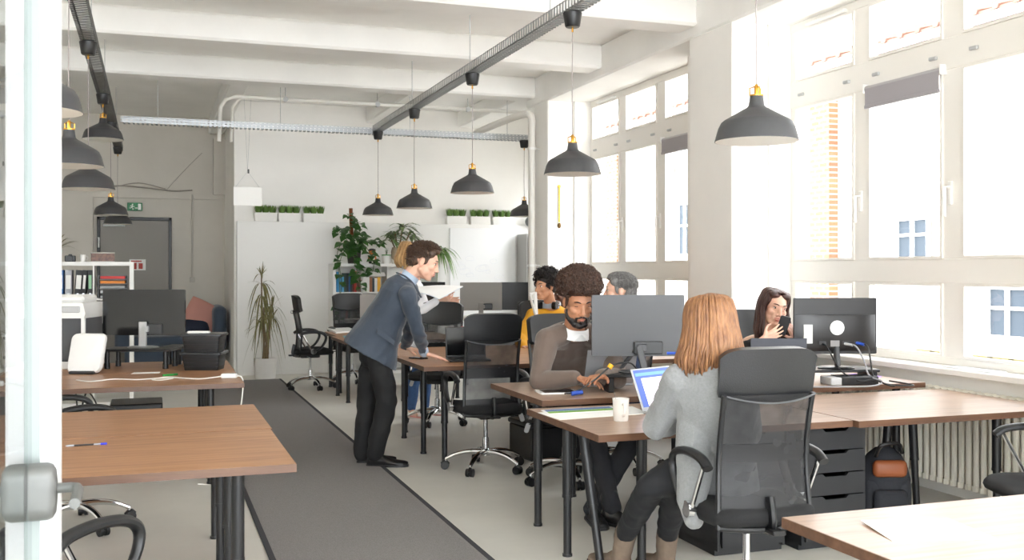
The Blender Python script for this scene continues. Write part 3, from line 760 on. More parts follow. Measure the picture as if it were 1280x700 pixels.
d2u = dup(du, (2.98, 4.88, 0), 0, 'second dark drawer unit, in the shade behind the big front chair')
# dark storage box under the raised desk
bx = thing('storage_box', 'low black storage box on the floor behind the crossed legs', 'box', (3.02, 7.64, 0), .1)
MB().b2((-.26, -.2, 0), (.26, .2, .26), .012).build('body', BLACKP, bx); MB().b2((-.27, -.21, .26), (.27, .21, .30), .01).build('lid', BLACKP, bx)

# ================================================================ bookcases
def bookcase(x0, y0, lab, ztop=1.585, wtot=1.575):
    t = thing('bookcase', lab, 'bookcase', (x0 + wtot / 2, y0 + .2, 0)); hw = wtot / 2
    KW = mat('shelf_white', (236, 235, 232), .4)
    MB().b2((-hw, -.2, 0), (-hw + .042, .2, ztop - .042), .001).b2((hw - .042, -.2, 0), (hw, .2, ztop - .042), .001).b2((-hw, -.2, ztop - .042), (hw, .2, ztop), .001).b2((-hw + .042, -.2, 0), (hw - .042, .2, .042), .001).build('frame', KW, t)
    iw = (wtot - .084 - .048) / 4; ih = (ztop - .084 - .048) / 4
    for k in (1, 2, 3):
        z = .042 + k * ih + (k - 1) * .016
        MB().b2((-hw + .042, -.195, z), (hw - .042, .195, z + .016)).build('shelf', KW, t)
        x = -hw + .042 + k * iw + (k - 1) * .016
        MB().b2((x, -.195, .042), (x + .016, .195, ztop - .042)).build('divider', KW, t)
    def cell(c, r):      # left inner x, floor z of a cell counted from the top row
        rr_ = 3 - r
        return (x0 + .042 + c * (iw + .016), .042 + rr_ * (ih + .016), iw, ih)
    return t, cell
BC1, cell1 = bookcase(2.42, 14.44, 'white cube bookcase with books and plants on the rear partition')
BC2, cell2 = bookcase(-1.77, 12.0, 'white cube bookcase with binders in front of the grey door')
BOOKC = {}
def bookmat(c):
    k = 'cover_%02x%02x%02x' % c
    return mat(k, c, .5)
def book(x, y, z, w, d, h, c, lab, group, tilt=0, flat=False):
    t = thing('book', lab, 'book', (x, y, z), 0, group)
    if flat:
        MB().b2((-w/2 + .002, -d/2 + .003, .003), (w/2 - .003, d/2 - .003, h - .003)).build('pages', PAPER, t)
        MB().b2((-w/2, -d/2, 0), (w/2, d/2, .003)).b2((-w/2, -d/2, h - .003), (w/2, d/2, h)).b2((-w/2, -d/2, 0), (w/2, -d/2 + .003, h)).build('cover', bookmat(c), t)
    else:
        MB().b2((-w/2 + .0025, -d/2 + .003, .004), (w/2 - .0025, d/2 - .004, h - .004)).build('pages', PAPER, t)
        MB().b2((-w/2, -d/2, 0), (-w/2 + .0025, d/2, h)).b2((w/2 - .0025, -d/2, 0), (w/2, d/2, h)).b2((-w/2, -d/2, 0), (w/2, -d/2 + .003, h)).build('cover', bookmat(c), t)
        if tilt: t.rotation_euler = (0, tilt, 0)
    return t
CN = {(60, 150, 205): 'bright blue', (96, 178, 220): 'light blue', (40, 92, 150): 'deep blue', (40, 52, 56): 'blackish', (58, 78, 70): 'dark green', (196, 48, 40): 'red', (120, 40, 36): 'dark red', (228, 226, 220): 'white', (226, 168, 40): 'yellow', (150, 96, 62): 'brown', (90, 92, 96): 'grey', (52, 60, 84): 'navy'}
def row(cellinfo, yfront, specs, where, group):
    x, z, iw, ih = cellinfo; x += .012; seen = {}
    for c, w, h in specs:
        nm = CN[c]; seen[nm] = seen.get(nm, 0) + 1
        ordw = ['', 'second ', 'third ', 'fourth '][seen[nm] - 1]
        book(x + w / 2, yfront + .12, z, w, .2, h, c, '%s%s book from the left, upright %s' % (ordw, nm, where) if seen[nm] > 1 or sum(1 for q in specs if q[0] == c) > 1 else '%s book standing %s' % (nm, where), group); x += w + .0015
row(cell1(0, 0), 14.45, [((60, 150, 205), .03, .29), ((96, 178, 220), .026, .25), ((60, 150, 205), .024, .24), ((96, 178, 220), .022, .22), ((58, 78, 70), .03, .27), ((40, 52, 56), .034, .27), ((40, 92, 150), .02, .27), ((40, 52, 56), .03, .25), ((120, 40, 36), .022, .29), ((196, 48, 40), .036, .30)], 'in the top left cell of the bookcase', 'books in the top left cell of the white bookcase')
row(cell1(1, 0), 14.45, [((228, 226, 220), .05, .22), ((228, 226, 220), .045, .21), ((150, 96, 62), .04, .21), ((40, 52, 56), .03, .2), ((228, 226, 220), .04, .2), ((226, 168, 40), .045, .21)], 'in the second top cell of the bookcase', 'books in the second top cell of the white bookcase')
xx, zz, iw, ih = cell1(1, 0)
book(xx + .21, 14.57, zz + .222, .27, .2, .03, (228, 226, 220), 'white box-like book lying flat across the upright books', 'flat books', flat=True)
book(xx + .21, 14.57, zz + .2525, .25, .19, .028, (228, 226, 220), 'topmost white book lying flat in the second top cell', 'flat books', flat=True)
row(cell1(0, 1), 14.45, [((90, 92, 96), .03, .26), ((40, 52, 56), .035, .25), ((52, 60, 84), .03, .24), ((40, 52, 56), .03, .26), ((120, 40, 36), .03, .23), ((58, 78, 70), .03, .25)], 'in the second row left cell, behind the chair', 'books in the second row of the white bookcase')
row(cell1(0, 2), 14.45, [((228, 226, 220), .03, .22), ((40, 92, 150), .035, .25), ((40, 52, 56), .03, .24), ((150, 96, 62), .03, .2), ((196, 48, 40), .03, .22)], 'in the third row left cell, behind the chair', 'books in the third row of the white bookcase')
row(cell1(3, 0), 14.45, [((40, 52, 56), .03, .22), ((90, 92, 96), .03, .24), ((40, 52, 56), .034, .23), ((228, 226, 220), .03, .21)], 'in the top right cell beside the spiky plant', 'books in the top right cell of the white bookcase')
# binders of the left bookcase
def binder(x, z, w, c, lab, tilt=0, label_col=(236, 236, 232)):
    t = thing('ring_binder', lab, 'binder', (x, 12.16, z), 0, 'ring binders in the left bookcase')
    t.rotation_euler = (0, tilt, 0)
    MB().b2((-w/2, -.14, 0), (-w/2 + .004, .14, .315)).b2((w/2 - .004, -.14, 0), (w/2, .14, .315)).b2((-w/2, -.14, 0), (w/2, -.136, .315), .001).build('cover', bookmat(c), t)
    MB().b2((-w/2 + .006, -.12, .008), (w/2 - .006, .13, .30)).build('sheets', PAPER, t)
    MB().b2((-w/2 + .010, -.1425, .11), (w/2 - .010, -.140, .26)).build('spine_label', bookmat(label_col), t)
    MB().tube([(0, -.143, .05), (0, -.139, .05)], .014, 12).build('finger_hole', ALU, t)
x3, z3, iw, ih = cell2(2, 0)
binder(x3 + .035, z3, .06, (52, 110, 176), 'blue ring binder at the left of the shelf')
binder(x3 + .115, z3, .07, (170, 172, 178), 'pale grey ring binder beside the blue one')
binder(x3 + .205, z3, .07, (34, 34, 36), 'leftmost black binder, leaning, with a long white spine label', R(4))
binder(x3 + .262, z3, .045, (34, 34, 36), 'narrow black binder leaning in the middle', R(4))
binder(x3 + .333, z3, .05, (34, 34, 36), 'black binder with a green-topped label beside the shelf divider', 0, (150, 200, 160))
x4, z4, iw, ih = cell2(3, 0)
for k, (c, h, lab) in enumerate((((150, 152, 154), .03, 'lowest grey letter tray of the stack'), ((190, 192, 196), .03, 'second letter tray with white papers'), ((150, 152, 154), .03, 'middle grey letter tray'), ((226, 136, 40), .03, 'letter tray holding the orange folder'), ((206, 52, 48), .03, 'top letter tray holding the red folder'))):
    t = thing('letter_tray', lab, 'tray', (x4 + .19, 12.18, z4 + .004 + k * .052), 0, 'letter trays in the left bookcase')
    MB().b2((-.15, -.16, 0), (.15, .16, .004)).b2((-.15, -.16, 0), (-.146, .16, .045)).b2((.146, -.16, 0), (.15, .16, .045)).b2((-.15, .156, 0), (.15, .16, .045)).build('tray', mat('smoke_plastic', (110, 112, 116), .3), t)
    MB().b2((-.13, -.175, .006), (.125, .14, .006 + h), .003).build('folder', bookmat(c), t)
x5, z5, iw, ih = cell2(2, 1)
binder(x5 + .26, z5, .06, (226, 170, 30), 'yellow binder in the second row', 0); binder(x5 + .335, z5, .06, (196, 198, 200), 'light grey binder in the second row beside the yellow one', 0)
x5, z5, iw, ih = cell2(3, 1)
binder(x5 + .06, z5, .07, (60, 62, 66), 'dark grey binder below the letter trays', 0); binder(x5 + .15, z5, .07, (60, 62, 66), 'second dark grey binder below the letter trays', 0)

# ================================================================ sofa
sf = thing('sofa', 'dark blue sofa in the rear niche left of the partition', 'sofa', (.52, 16.1, 0))
SB = mat('sofa_blue', (62, 74, 90), .85, bump=.2, bscale=200, sheen=.3)
MB().box((-.25, .0, .24), (1.3, .8, .30), 0, .05, seg=3).build('base', SB, sf, ang=60)
MB().box((-.25, .36, .60), (1.3, .2, .50), 0, .07, seg=3).build('backrest', SB, sf, ang=60)
MB().box((.43, -.02, .62), (.2, .84, .68), 0, .09, seg=3).build('armrest', SB, sf, ang=60)
MB().box((-.93, -.02, .5), (.2, .84, .4), 0, .07, seg=3).build('armrest', SB, sf, ang=60)
MB().box((-.25, -.06, .45), (1.14, .68, .14), 0, .05, seg=3).build('seat_cushion', SB, sf, ang=60)
for x in (-.8, .4):
    for y in (-.32, .32): MB().tube([(x, y, 0), (x, y, .1)], .022, 8).build('foot', BLACK, sf)
def cushion(loc, rot, w, c, lab):
    m = MB()
    def fn(u, v):
        a, b = u * 2 - 1, v * 2 - 1; return V((a * w * (1 - .06 * b * b), 0, b * w * (1 - .06 * a * a)))
    n = 12; top = []; 
    def f2(sg):
        return lambda u, v: fn(u, v) + V((0, sg * .085 * ((1 - (u * 2 - 1) ** 4) * (1 - (v * 2 - 1) ** 4)) ** .6, 0))
    m.grid(f2(1), n, n); m.grid(f2(-1), n, n)
    o = m.build('cushion', mat('cushion_' + c, {'pink': (206, 150, 138), 'navy': (34, 42, 62)}[c], .9, bump=.2, bscale=200), None, None, ang=80)
    o.location = loc; o.rotation_euler = rot; tag(o, lab, 'cushion')
cushion((.70, 15.98, .80), (R(-22), R(28), R(8)), .25, 'pink', 'pink cushion leaning on the blue sofa arm')
cushion((.60, 15.80, .62), (R(-55), R(10), R(5)), .21, 'navy', 'navy cushion below the pink one on the sofa')
# ================================================================ screens
SCR_OFF = mat('screen_off', (14, 15, 17), .12)
MON_GREY = mat('monitor_back_grey', (74, 75, 78), .42)
MON_BLK = mat('monitor_back_black', (24, 22, 22), .34)
def monitor(lab, loc, rz, w, h, zb, back, style='bar', group=None, neckm=None):
    # local: screen faces +Y, back faces -Y; loc = foot on its support, zb = gap below the panel
    t = thing('monitor', lab, 'monitor', loc, rz, group); nm = neckm or back
    m = MB(); m.prism(rrect(w, h, .008, 3), -.011, .011, Matrix.Translation((0, 0, zb + h / 2)) @ Matrix.Rotation(R(90), 4, 'X'))
    pn = m.build('panel', back, t)
    MB().box((0, .0125, zb + h / 2 + .004), (w - .02, .002, h - .03)).build('screen', SCR_OFF, pn)
    if style == 'bulge':
        m = MB(); pr = []
        for k in range(17):
            x = (k / 16 - .5) * w * .97; pr.append((x, -.011 - .03 * (1 - (2 * k / 16 - 1) ** 4)))
        for z0, z1, s in ((zb + .02, zb + h * .70, 1),):
            ring = lambda z, q: [V((x, -.011 + (y + .011) * q, z)) for x, y in pr] + [V((pr[-1][0], 0, z)), V((pr[0][0], 0, z))]
            m.loft([ring(z0, .55), ring(z0 + .03, .95), ring(z1 - .02, 1), ring(z1, .85)])
        m.build('rear_shell', back, t, ang=30)
        m = MB(); m.tube([(0, -.0435, zb + h * .47), (0, -.0395, zb + h * .47)], .048, 32); m.build('logo_disc', mat('logo_white', (236, 236, 236), .4), t)
        m = MB().box((-.195, -.0365, zb + h * .36), (.06, .006, .125)); m.box((-.195, -.0398, zb + h * .50), (.035, .002, .01)); m.build('sticker', mat('sticker_white', (214, 214, 212), .6), t)
        m = MB().box((-.015, -.0415, zb + h * .19), (.06, .004, .04)); m.build('rating_label', mat('label_grey', (140, 138, 138), .6), t)
        for x, ww in ((-.10, .05), (.06, .05), (.14, .05)): MB().box((x, -.042, zb + h * .20), (ww, .008, .022)).build('port_recess', BLACK, t)
        m = MB().tube([(0, -.05, .02), (0, -.02, zb + .06)], .021, 12, flat=1.0); m.build('neck', DGREY, t)
    else:
        m = MB().box((.06, -.022, zb + h * .14), (.18, .022, .08), 0, .006); m.build('connector_panel', DGREY, t)
        m = MB(); m.box((.02, -.03, zb + h * .14), (.06, .03, .05), 0, .006)
        if style == 'vee':
            for q in (0, 1): pass
            m.b2((-.02, -.028, .0), (.02, -.016, .02)); m.tube([(.0, -.04, zb + h * .16), (.03, -.075, .012)], .022, 8, flat=.5); m.tube([(-.0, -.02, zb + h * .16), (-.10, .07, .012)], .022, 8, flat=.5)
        else:
            m.box((.0, -.035, (zb + h * .3) / 2), (.065, .02, zb + h * .3), 0, .005)
        m.build('neck', nm, t)
    m = MB(); m.lathe([(0, 0), (.12, 0), (.125, .006), (.11, .013), (0, .016)], 36, Matrix.Translation((0, -.02, 0)) @ Matrix.Diagonal((1, .75, 1, 1)))
    m.build('foot', nm, t)
    return t
def riser(lab, loc, rz, w, d, h, m1, legs='slab'):
    t = thing('monitor_riser', lab, 'stand', loc, rz)
    MB().box((0, 0, h - .009), (w, d, .018), 0, .004).build('shelf', m1, t)
    if legs == 'slab':
        for x in (-w / 2 + .03, w / 2 - .03): MB().box((x, 0, (h - .018) / 2), (.035, d - .03, h - .018), 0, .004).build('leg', m1, t)
    else:
        for x in (-w / 2 + .05, w / 2 - .05):
            for y in (-d / 2 + .04, d / 2 - .04): MB().lathe([(0, 0), (.022, 0), (.022, h * .3), (.018, h * .3), (.018, h - .018), (0, h - .018)], 14, Matrix.Translation((x, y, 0))).build('leg', BLACKP, t)
    return t
p = atD(806, 470, 6.08)
RL_ = riser('black riser under the grey monitor on the raised desk', (2.83, 5.66, .755), R(-9), .46, .24, .11, BLACKP)
monitor('big grey monitor seen from behind, in front of the bearded man', (2.835, 5.67, .865), R(-17), .575, .378, .100, MON_GREY, 'vee')
# plugs on the grey monitor
def cord(name, lab, pts, r, m, n=6, group=None, plugs=()):
    pts = [V(q) for q in pts]; o0 = pts[0]
    t = thing(name, lab, 'cable', o0, 0, group)
    MB().tube([q - o0 for q in spline(pts, n)], r, 6).build('cord', m, t)
    for a, b, rad, mm in plugs: MB().tube([V(a) - o0, V(b) - o0], rad, 8).build('plug', mm, t)
    return t
BLUEP = mat('plug_blue', (40, 80, 180), .4); YEL = mat('tag_yellow', (240, 180, 30), .5)
g = atD(842, 441, 5.98)
cord('monitor_cable', 'short cable with a blue plug in the back of the big grey monitor', [g, g + V((.02, -.04, .0)), g + V((.05, -.05, -.02)), g + V((.07, -.02, -.06))], .005, BLACKP, plugs=((g + V((-.05, -.01, .0)), g + V((.015, -.035, .0)), .008, BLUEP),))
cord('monitor_cable', 'black cable with a yellow tag looping beside the bearded man\'s laptop', [atD(706, 493, 5.95) + V((0, 0, .004)), V((2.36, 5.55, .775)), V((2.48, 5.54, .84)), V((2.58, 5.5, .93)), V((2.7, 5.52, .94)), V((2.78, 5.58, .90))], .005, BLACKP,
     plugs=((V((2.33, 5.53, .768)), V((2.40, 5.53, .775)), .013, BLUEP), (V((2.56, 5.5, .915)), V((2.575, 5.5, .935)), .016, YEL)))
# right monitor
riser('dark riser carrying the black monitor near the window', (4.29, 5.66, .755), R(-14), .5, .26, .09, BLACKP)
MR = monitor('black monitor with a white round logo, by the window', (4.285, 5.66, .845), R(-14), .56, .372, .095, MON_BLK, 'bulge')
MR.rotation_euler = (0, 0, R(-16))
rb = thing('router', 'small grey and black box under the black monitor riser', 'router', (4.27, 5.50, .755), R(-10))
MB().box((.04, 0, .028), (.26, .16, .056), 0, .006).build('case', BLACKP, rb); MB().box((-.12, 0, .026), (.08, .155, .05), 0, .004).build('front', LGREY, rb)
CG = mat('cable_grey', (150, 150, 154), .5)
def on(px, py, d): return atD(px, py, d)
mw = MR.location; rotm = Matrix.Rotation(R(-16), 4, 'Z')
def mp_(x, y, z): return mw + rotm @ V((x, y, z))
cord('monitor_cable', 'dark power cable from the left port of the black monitor', [mp_(-.10, -.05, .165), mp_(-.09, -.11, .14), mp_(-.02, -.15, .0), mp_(.06, -.24, -.06), mp_(.15, -.26, -.05), mp_(.22, -.33, -.078), mp_(.25, -.36, -.082)], .0055, BLACKP)
cord('monitor_cable', 'pale video cable from the middle port of the black monitor', [mp_(.06, -.05, .165), mp_(.10, -.11, .15), mp_(.14, -.14, .06), mp_(.15, -.2, -.03), mp_(.2, -.28, -.06), mp_(.1, -.34, -.083), mp_(-.2, -.36, -.083), mp_(-.42, -.34, -.084)], .0055, CG, plugs=((mp_(.05, -.04, .165), mp_(.085, -.09, .158), .009, LGREY),))
cord('monitor_cable', 'cable with a blue plug from the right port of the black monitor', [mp_(.14, -.05, .17), mp_(.18, -.10, .15), mp_(.19, -.13, .05), mp_(.18, -.2, -.04), mp_(.22, -.3, -.075), mp_(.36, -.33, -.083), mp_(.40, -.27, -.083), mp_(.3, -.16, -.07)], .0055, BLACKP, plugs=((mp_(.13, -.04, .17), mp_(.165, -.085, .16), .010, BLUEP),))
nb = thing('notebook', 'purple notebook lying at the window end of the desk', 'notebook', (4.66, 5.80, .755), R(20))
MB().box((0, 0, .004), (.17, .11, .004)).build('pages', PAPER, nb); MB().box((0, 0, .001), (.175, .115, .002)).box((0, 0, .007), (.175, .115, .002)).build('cover', mat('purple', (150, 96, 220), .5), nb)
pe = thing('pen', 'purple pen beside the purple notebook', 'pen', (4.62, 5.93, .763), R(12)); MB().tube([(-.07, 0, 0), (.05, 0, 0), (.07, 0, 0)], [.0045, .0045, .001], 8).build('barrel', mat('purple', (0, 0, 0)), pe); MB().tube([(-.08, 0, 0), (-.03, 0, 0)], .0052, 8).build('cap', mat('purple_dark', (90, 50, 160), .4), pe)

# ---------------------------------------------------------------- laptops
def laptop(lab, loc, rz, w, d, body, open_deg, screen_mat, zlift=0, kb=True):
    # local: user sits at -Y, screen faces -Y, hinge at +Y
    t = thing('laptop', lab, 'laptop', loc, rz)
    MB().box((0, 0, .009), (w, d, .016), 0, .004).build('base', body, t)
    m = MB(); nx, ny = 13, 5
    for i in range(nx):
        for j in range(ny): m.box(((i - (nx - 1) / 2) * w * .066, d * .12 + (j - 2) * d * .085, .0185), (w * .056, d * .068, .003))
    m.build('keyboard', DGREY if body is not BLACKP else BLACK, t); MB().box((0, -d * .3, .0175), (w * .3, d * .24, .001)).build('trackpad', LGREY if body is not BLACKP else DGREY, t)
    M = Matrix.Translation((0, d / 2 - .004, .017)) @ Matrix.Rotation(-R(open_deg - 90), 4, 'X')
    lid = MB().box((0, .003, d / 2), (w, .006, d), 0, .0025, M).build('lid', body, t)
    MB().box((0, -.0008, d / 2), (w - .008, .001, d - .008), M=M).build('bezel', BLACK if screen_mat is None else body, lid)
    sc = MB().box((0, -.0018, d / 2 + .004), (w - .024, .001, d - .026), M=M).build('screen', screen_mat or SCR_OFF, lid)
    return t, sc, M
SB1 = mat('screen_blue', (70, 92, 160), .3, emit=.55); SB2 = mat('screen_page', (226, 216, 236), .3, emit=.75); SB3 = mat('screen_sky', (96, 140, 190), .3, emit=.6)
lp, sc, M = laptop('open laptop with a lit screen in front of the red-haired woman', (2.70, 4.90, .72), R(24), .34, .235, mat('laptop_silver', (188, 190, 194), .3, .6), 112, SB1)
q = MB().box((.015, -.0026, .10), (.25, .0008, .155), M=M).build('page_window', SB2, sc); MB().box((.0, -.0026, .20), (.30, .0008, .018), M=M).build('tool_bar', SB3, sc)
laptop('silver laptop of the bearded man, lid towards the camera', (2.75, 6.02, .755), pi - .05, .34, .235, mat('laptop_silver', (0, 0, 0)), 108, None)
laptop('dark laptop in front of the woman with the phone', (3.85, 5.74, .755), pi - .35, .36, .29, mat('laptop_blue_grey', (66, 70, 80), .45), 97, None)
laptop('black open laptop on the desk before the empty black chair', (2.39, 7.80, .77), R(-8), .33, .25, BLACKP, 100, None)

# ---------------------------------------------------------------- tablet, mug, papers
tb = thing('tablet', 'white-framed tablet lying at the left end of the raised desk', 'tablet', (2.32, 5.72, .755), R(-8))
MB().prism(rrect(.25, .175, .012, 4), 0, .008).build('body', mat('tablet_white', (236, 236, 238), .25), tb); MB().box((0, 0, .0085), (.20, .145, .001)).build('screen', SCR_OFF, tb)
mp2 = atZ(776, 526, .72)
mg = thing('mug', 'white mug with a spoon on the near walnut desk', 'mug', mp2, R(-100))
CER = mat('ceramic_white', (238, 236, 232), .22, coat=.3)
MB().lathe([(0, 0), (.035, 0), (.038, .004), (.043, .112), (.0445, .116), (.041, .115), (.036, .01), (0, .008)], 32).build('cup', CER, mg, ang=50)
MB().tube(spline([(.040, 0, .09), (.062, 0, .092), (.074, 0, .07), (.066, 0, .04), (.038, 0, .03)], 5), .0065, 8).build('handle', CER, mg)
MB().lathe([(0, .085), (.040, .085)], 24).build('coffee', mat('coffee', (60, 36, 22), .2), mg)
sp_ = thing('spoon', 'metal spoon standing in the white mug', 'spoon', mp2 + V((0, 0, .012))); MB().tube([(.01, 0, .0), (-.02, .005, .08), (-.034, .008, .135)], [.006, .003, .0045], 8, flat=.5).build('stem', CHROME, sp_); MB().ell((.012, 0, .006), (.014, .01, .006)).build('bowl', CHROME, sp_)
def sheet(lab, pts, z, m=PAPER, th=.0016, printed=None, name='paper_sheet', cat='paper', curl=None):
    pts = [V((p.x, p.y)) for p in pts]; c = sum((V((p.x, p.y, 0)) for p in pts), V((0, 0, 0))) / len(pts)
    t = thing(name, lab, cat, (c.x, c.y, z))
    P4 = [V((p.x - c.x, p.y - c.y, 0)) for p in pts]
    def fn(u, v):
        p = P4[0].lerp(P4[1], u).lerp(P4[3].lerp(P4[2], u), v)
        return p + V((0, 0, th + (curl(u, v) if curl else 0)))
    MB().grid(fn, 10, 10, None, th).build('sheet', m, t)
    if printed: 
        for k, (u0, v0, u1, v1, mm) in enumerate(printed):
            MB().grid(lambda u, v: fn(lerp(u0, u1, u), lerp(v0, v1, v)) + V((0, 0, .0006)), 4, 4, None, .0004).build('print', mm, t)
    return t
Z = lambda x, y, z=.72: atZ(x, y, z)
sheet('white sheets lying beside the mug', [Z(700, 525), Z(812, 517), Z(790, 508), Z(672, 516)], .72)
sheet('printed leaflet with a green and blue band on the white sheets', [Z(684, 518, .7225), Z(776, 513, .7225), Z(764, 508, .7225), Z(676, 513, .7225)], .7225, printed=((.04, .12, .96, .5, mat('leaflet_green', (120, 170, 60), .5)), (.04, .55, .96, .92, mat('leaflet_blue', (70, 110, 170), .5))), name='leaflet', cat='leaflet')
sheet('blank sheet with a lifted corner on the pale right-hand desk', [Z(1116, 677), Z(1247, 674), Z(1184, 648), Z(1076, 654)], .72, mat('paper_cream', (250, 247, 243), .7), curl=lambda u, v: .008 * (1 - u) ** 2 * v)
sheet('white paper stack on the rear desk beside the leaning man', [Z(420, 417, .70), Z(446, 415, .70), Z(436, 411, .70), Z(408, 412, .70)], .70, th=.02)
sheet('blue and green leaflet on the rear desk beside the leaning man', [Z(432, 424, .70), Z(452, 421, .70), Z(446, 418, .70), Z(428, 420, .70)], .70, mat('leaflet_cyan', (120, 190, 205), .5), name='leaflet', cat='leaflet')
mz = thing('magazine', 'pale magazine lying on the near window sill', 'magazine', (5.01, 5.2, .85), R(90))
MB().box((0, 0, .004), (.42, .12, .006)).build('pages', PAPER, mz); MB().box((0, 0, .0078), (.424, .125, .0016)).build('cover', mat('mag_cover', (220, 224, 234), .35), mz)
pn2 = thing('ballpoint_pen', 'ballpoint pen with a blue cap on the left foreground desk', 'pen', atZ(108, 556, .724), R(2))
MB().tube([(-.085, 0, 0), (-.075, 0, 0), (.06, 0, 0)], [.001, .004, .004], 8).build('barrel', mat('clear_barrel', (170, 176, 186), .2), pn2); MB().tube([(-.05, 0, .0002), (.03, 0, .0002)], .0042, 8).build('ink_label', BLACK, pn2); MB().tube([(.058, 0, 0), (.085, 0, 0)], .0055, 8).build('cap', mat('pen_blue', (40, 50, 190), .4), pn2)
ph = thing('phone', 'black phone lying by the leaning man\'s sleeve', 'phone', (2.06, 8.12, .77), R(30)); MB().prism(rrect(.08, .16, .012, 4), 0, .009).build('body', BLACKP, ph); MB().box((0, 0, .0095), (.072, .15, .001)).build('screen', SCR_OFF, ph)

# ---------------------------------------------------------------- rear monitors
UG = 'monitors on the high white desk'
monitor('pale grey monitor back on the high white desk', (4.13, 12.9, .88), R(-16), .56, .375, .075, mat('monitor_taupe', (150, 146, 142), .5), 'bar', UG)
monitor('black monitor right of the pale grey one on the white desk', (4.68, 12.9, .88), R(-16), .52, .375, .075, MON_BLK, 'bar', UG)
monitor('dark monitor half hidden behind the held paper', (3.34, 12.75, .70), R(-30), .5, .42, .22, MON_BLK, 'bar')
monitor('grey monitor on the rear desk before the bookcase', (2.74, 12.8, .70), R(-12), .5, .35, .13, mat('monitor_taupe', (0, 0, 0)), 'bar')
bt = thing('spray_bottle', 'light blue bottle with a red cap on the desk by the woman in white', 'bottle', (2.62, 8.72, .77)); MB().lathe([(0, 0), (.035, 0), (.037, .02), (.037, .12), (.015, .16), (.013, .18), (0, .18)], 18).build('body', mat('bottle_blue', (150, 190, 205), .25), bt); MB().lathe([(0, .175), (.017, .175), (.015, .22), (0, .222)], 14).build('cap', mat('cap_red', (200, 50, 60), .4), bt)

# ================================================================ left rear desk
mL = riser('black wheeled riser under the dark monitor at the left', (-.08, 8.62, .72), R(-20), .56, .3, .155, BLACKP, 'post')
monitor('black monitor with a silver stand on the left rear desk', (-.06, 8.66, .875), R(-20), .66, .365, .10, BLACKG, 'bar', neckm=ALU)
r2 = riser('small second riser beside the dark monitor at the left', (.20, 8.9, .72), R(-20), .18, .26, .15, BLACKP, 'post')
sc_ = thing('scanner', 'white rounded document scanner on the left rear desk', 'scanner', (-.48, 8.25, .72), R(-22))
SW = mat('scanner_white', (238, 238, 237), .3)
def sring(z, t):
    w = lerp(.132, .112, t) ; d = .016
    return [V((p[0] + lerp(0, .016, t), p[1] + .10 * t * .6, z)) for p in rrect(2 * w, .045, .02, 4)]
pr = rrect(.26, .29, .045, 6)
m = MB(); m.loft([[V((x * s - (.02 if (x < 0 and z < 0) else 0) * 0 + .0, dy + .10 * ((z + .145) / .29), z * s + .150)) for x, z in pr] for s, dy in ((.93, -.03), (1, -.018), (1, .012), (.95, .028))]); m.build('cover', SW, sc_, ang=50)
MB().box((0, -.001, .012), (.19, .12, .024), 0, .008).build('base', DGREY, sc_); MB().box((.02, -.014, .045), (.05, .004, .012), 0, .001).build('badge', LGREY, sc_)
pr_ = thing('printer', 'tall white and dark printer behind the scanner', 'printer', (-.68, 8.86, .72), R(-18))
MB().box((0, 0, .24), (.50, .40, .36), 0, .012).build('body', mat('printer_dark', (72, 74, 78), .45), pr_); MB().box((0, 0, .03), (.52, .42, .06), 0, .01).build('tray_base', WHITEP, pr_)
m = MB(); m.prism([(-.26, .40), (.26, .40), (.27, .44), (.25, .52), (-.26, .52)], -.22, .22, Matrix.Rotation(R(90), 4, 'X')); m.build('scanner_lid', WHITEP, pr_); MB().box((.05, .02, .55), (.34, .3, .06), 0, .02).build('feeder', WHITEP, pr_)
m = MB(); m.b2((.235, -.215, .06), (.262, -.19, .42)); m.build('corner_post', WHITEP, pr_); MB().box((.16, -.225, .47), (.14, .02, .05), 0, .006).build('control_panel', LGREY, pr_)
def bin_(loc, lab, rz):
    t = thing('storage_tub', lab, 'box', loc, rz, 'stacked black tubs')
    rg = lambda w, d, z, r=.02: [V((p[0], p[1], z)) for p in rrect(w, d, r, 4)]
    MB().loft([rg(.26, .2, 0), rg(.29, .23, .11), rg(.29, .23, .118)]).build('tub', BLACKP, t)
    MB().loft([rg(.31, .25, .118), rg(.32, .26, .122), rg(.32, .26, .136), rg(.30, .24, .142)]).build('lid', mat('lid_smoke', (44, 45, 48), .25), t)
    for k in range(3): MB().tube([V((p[0], p[1], .03 + k * .03)) for p in rrect(.272 + k * .008, .212 + k * .008, .02, 4)], .0022, 5, closed=True).build('rib', BLACKP, t)
    return t
bin_((.385, 8.30, .72), 'lower black storage tub of the stack on the left rear desk', R(-18)); bin_((.385, 8.30, .863), 'upper black storage tub of the stack', R(-17))
rc = thing('remote', 'white handset lying on the upper black tub', 'remote', (.34, 8.22, 1.006), R(-16)); MB().box((0, 0, .01), (.17, .045, .018), 0, .006).build('body', WHITEP, rc); MB().box((-.01, 0, .0195), (.09, .03, .002)).build('keys', LGREY, rc)
ps = thing('power_strip', 'white power strip at the corner of the left rear desk', 'power strip', (.52, 7.55, .72), R(-12)); MB().box((0, 0, .018), (.11, .05, .034), 0, .006).build('body', WHITEP, ps); m = MB(); m.tube([(.02, 0, .034), (.02, 0, .0365)], .016, 12); m.build('socket', LGREY, ps)
WC = mat('cable_white', (236, 234, 228), .5)
cord('power_cable', 'white cable looping across the left rear desk from the power strip', [(.47, 7.56, .735), (.33, 7.52, .727), (.22, 7.6, .726), (.10, 7.72, .727), (.0, 7.6, .726), (.06, 7.52, .727), (.14, 7.62, .728), (.05, 7.66, .727), (-.1, 7.62, .726), (-.25, 7.7, .727), (-.40, 7.6, .726), (-.5, 7.72, .727)], .0045, WC, 6)
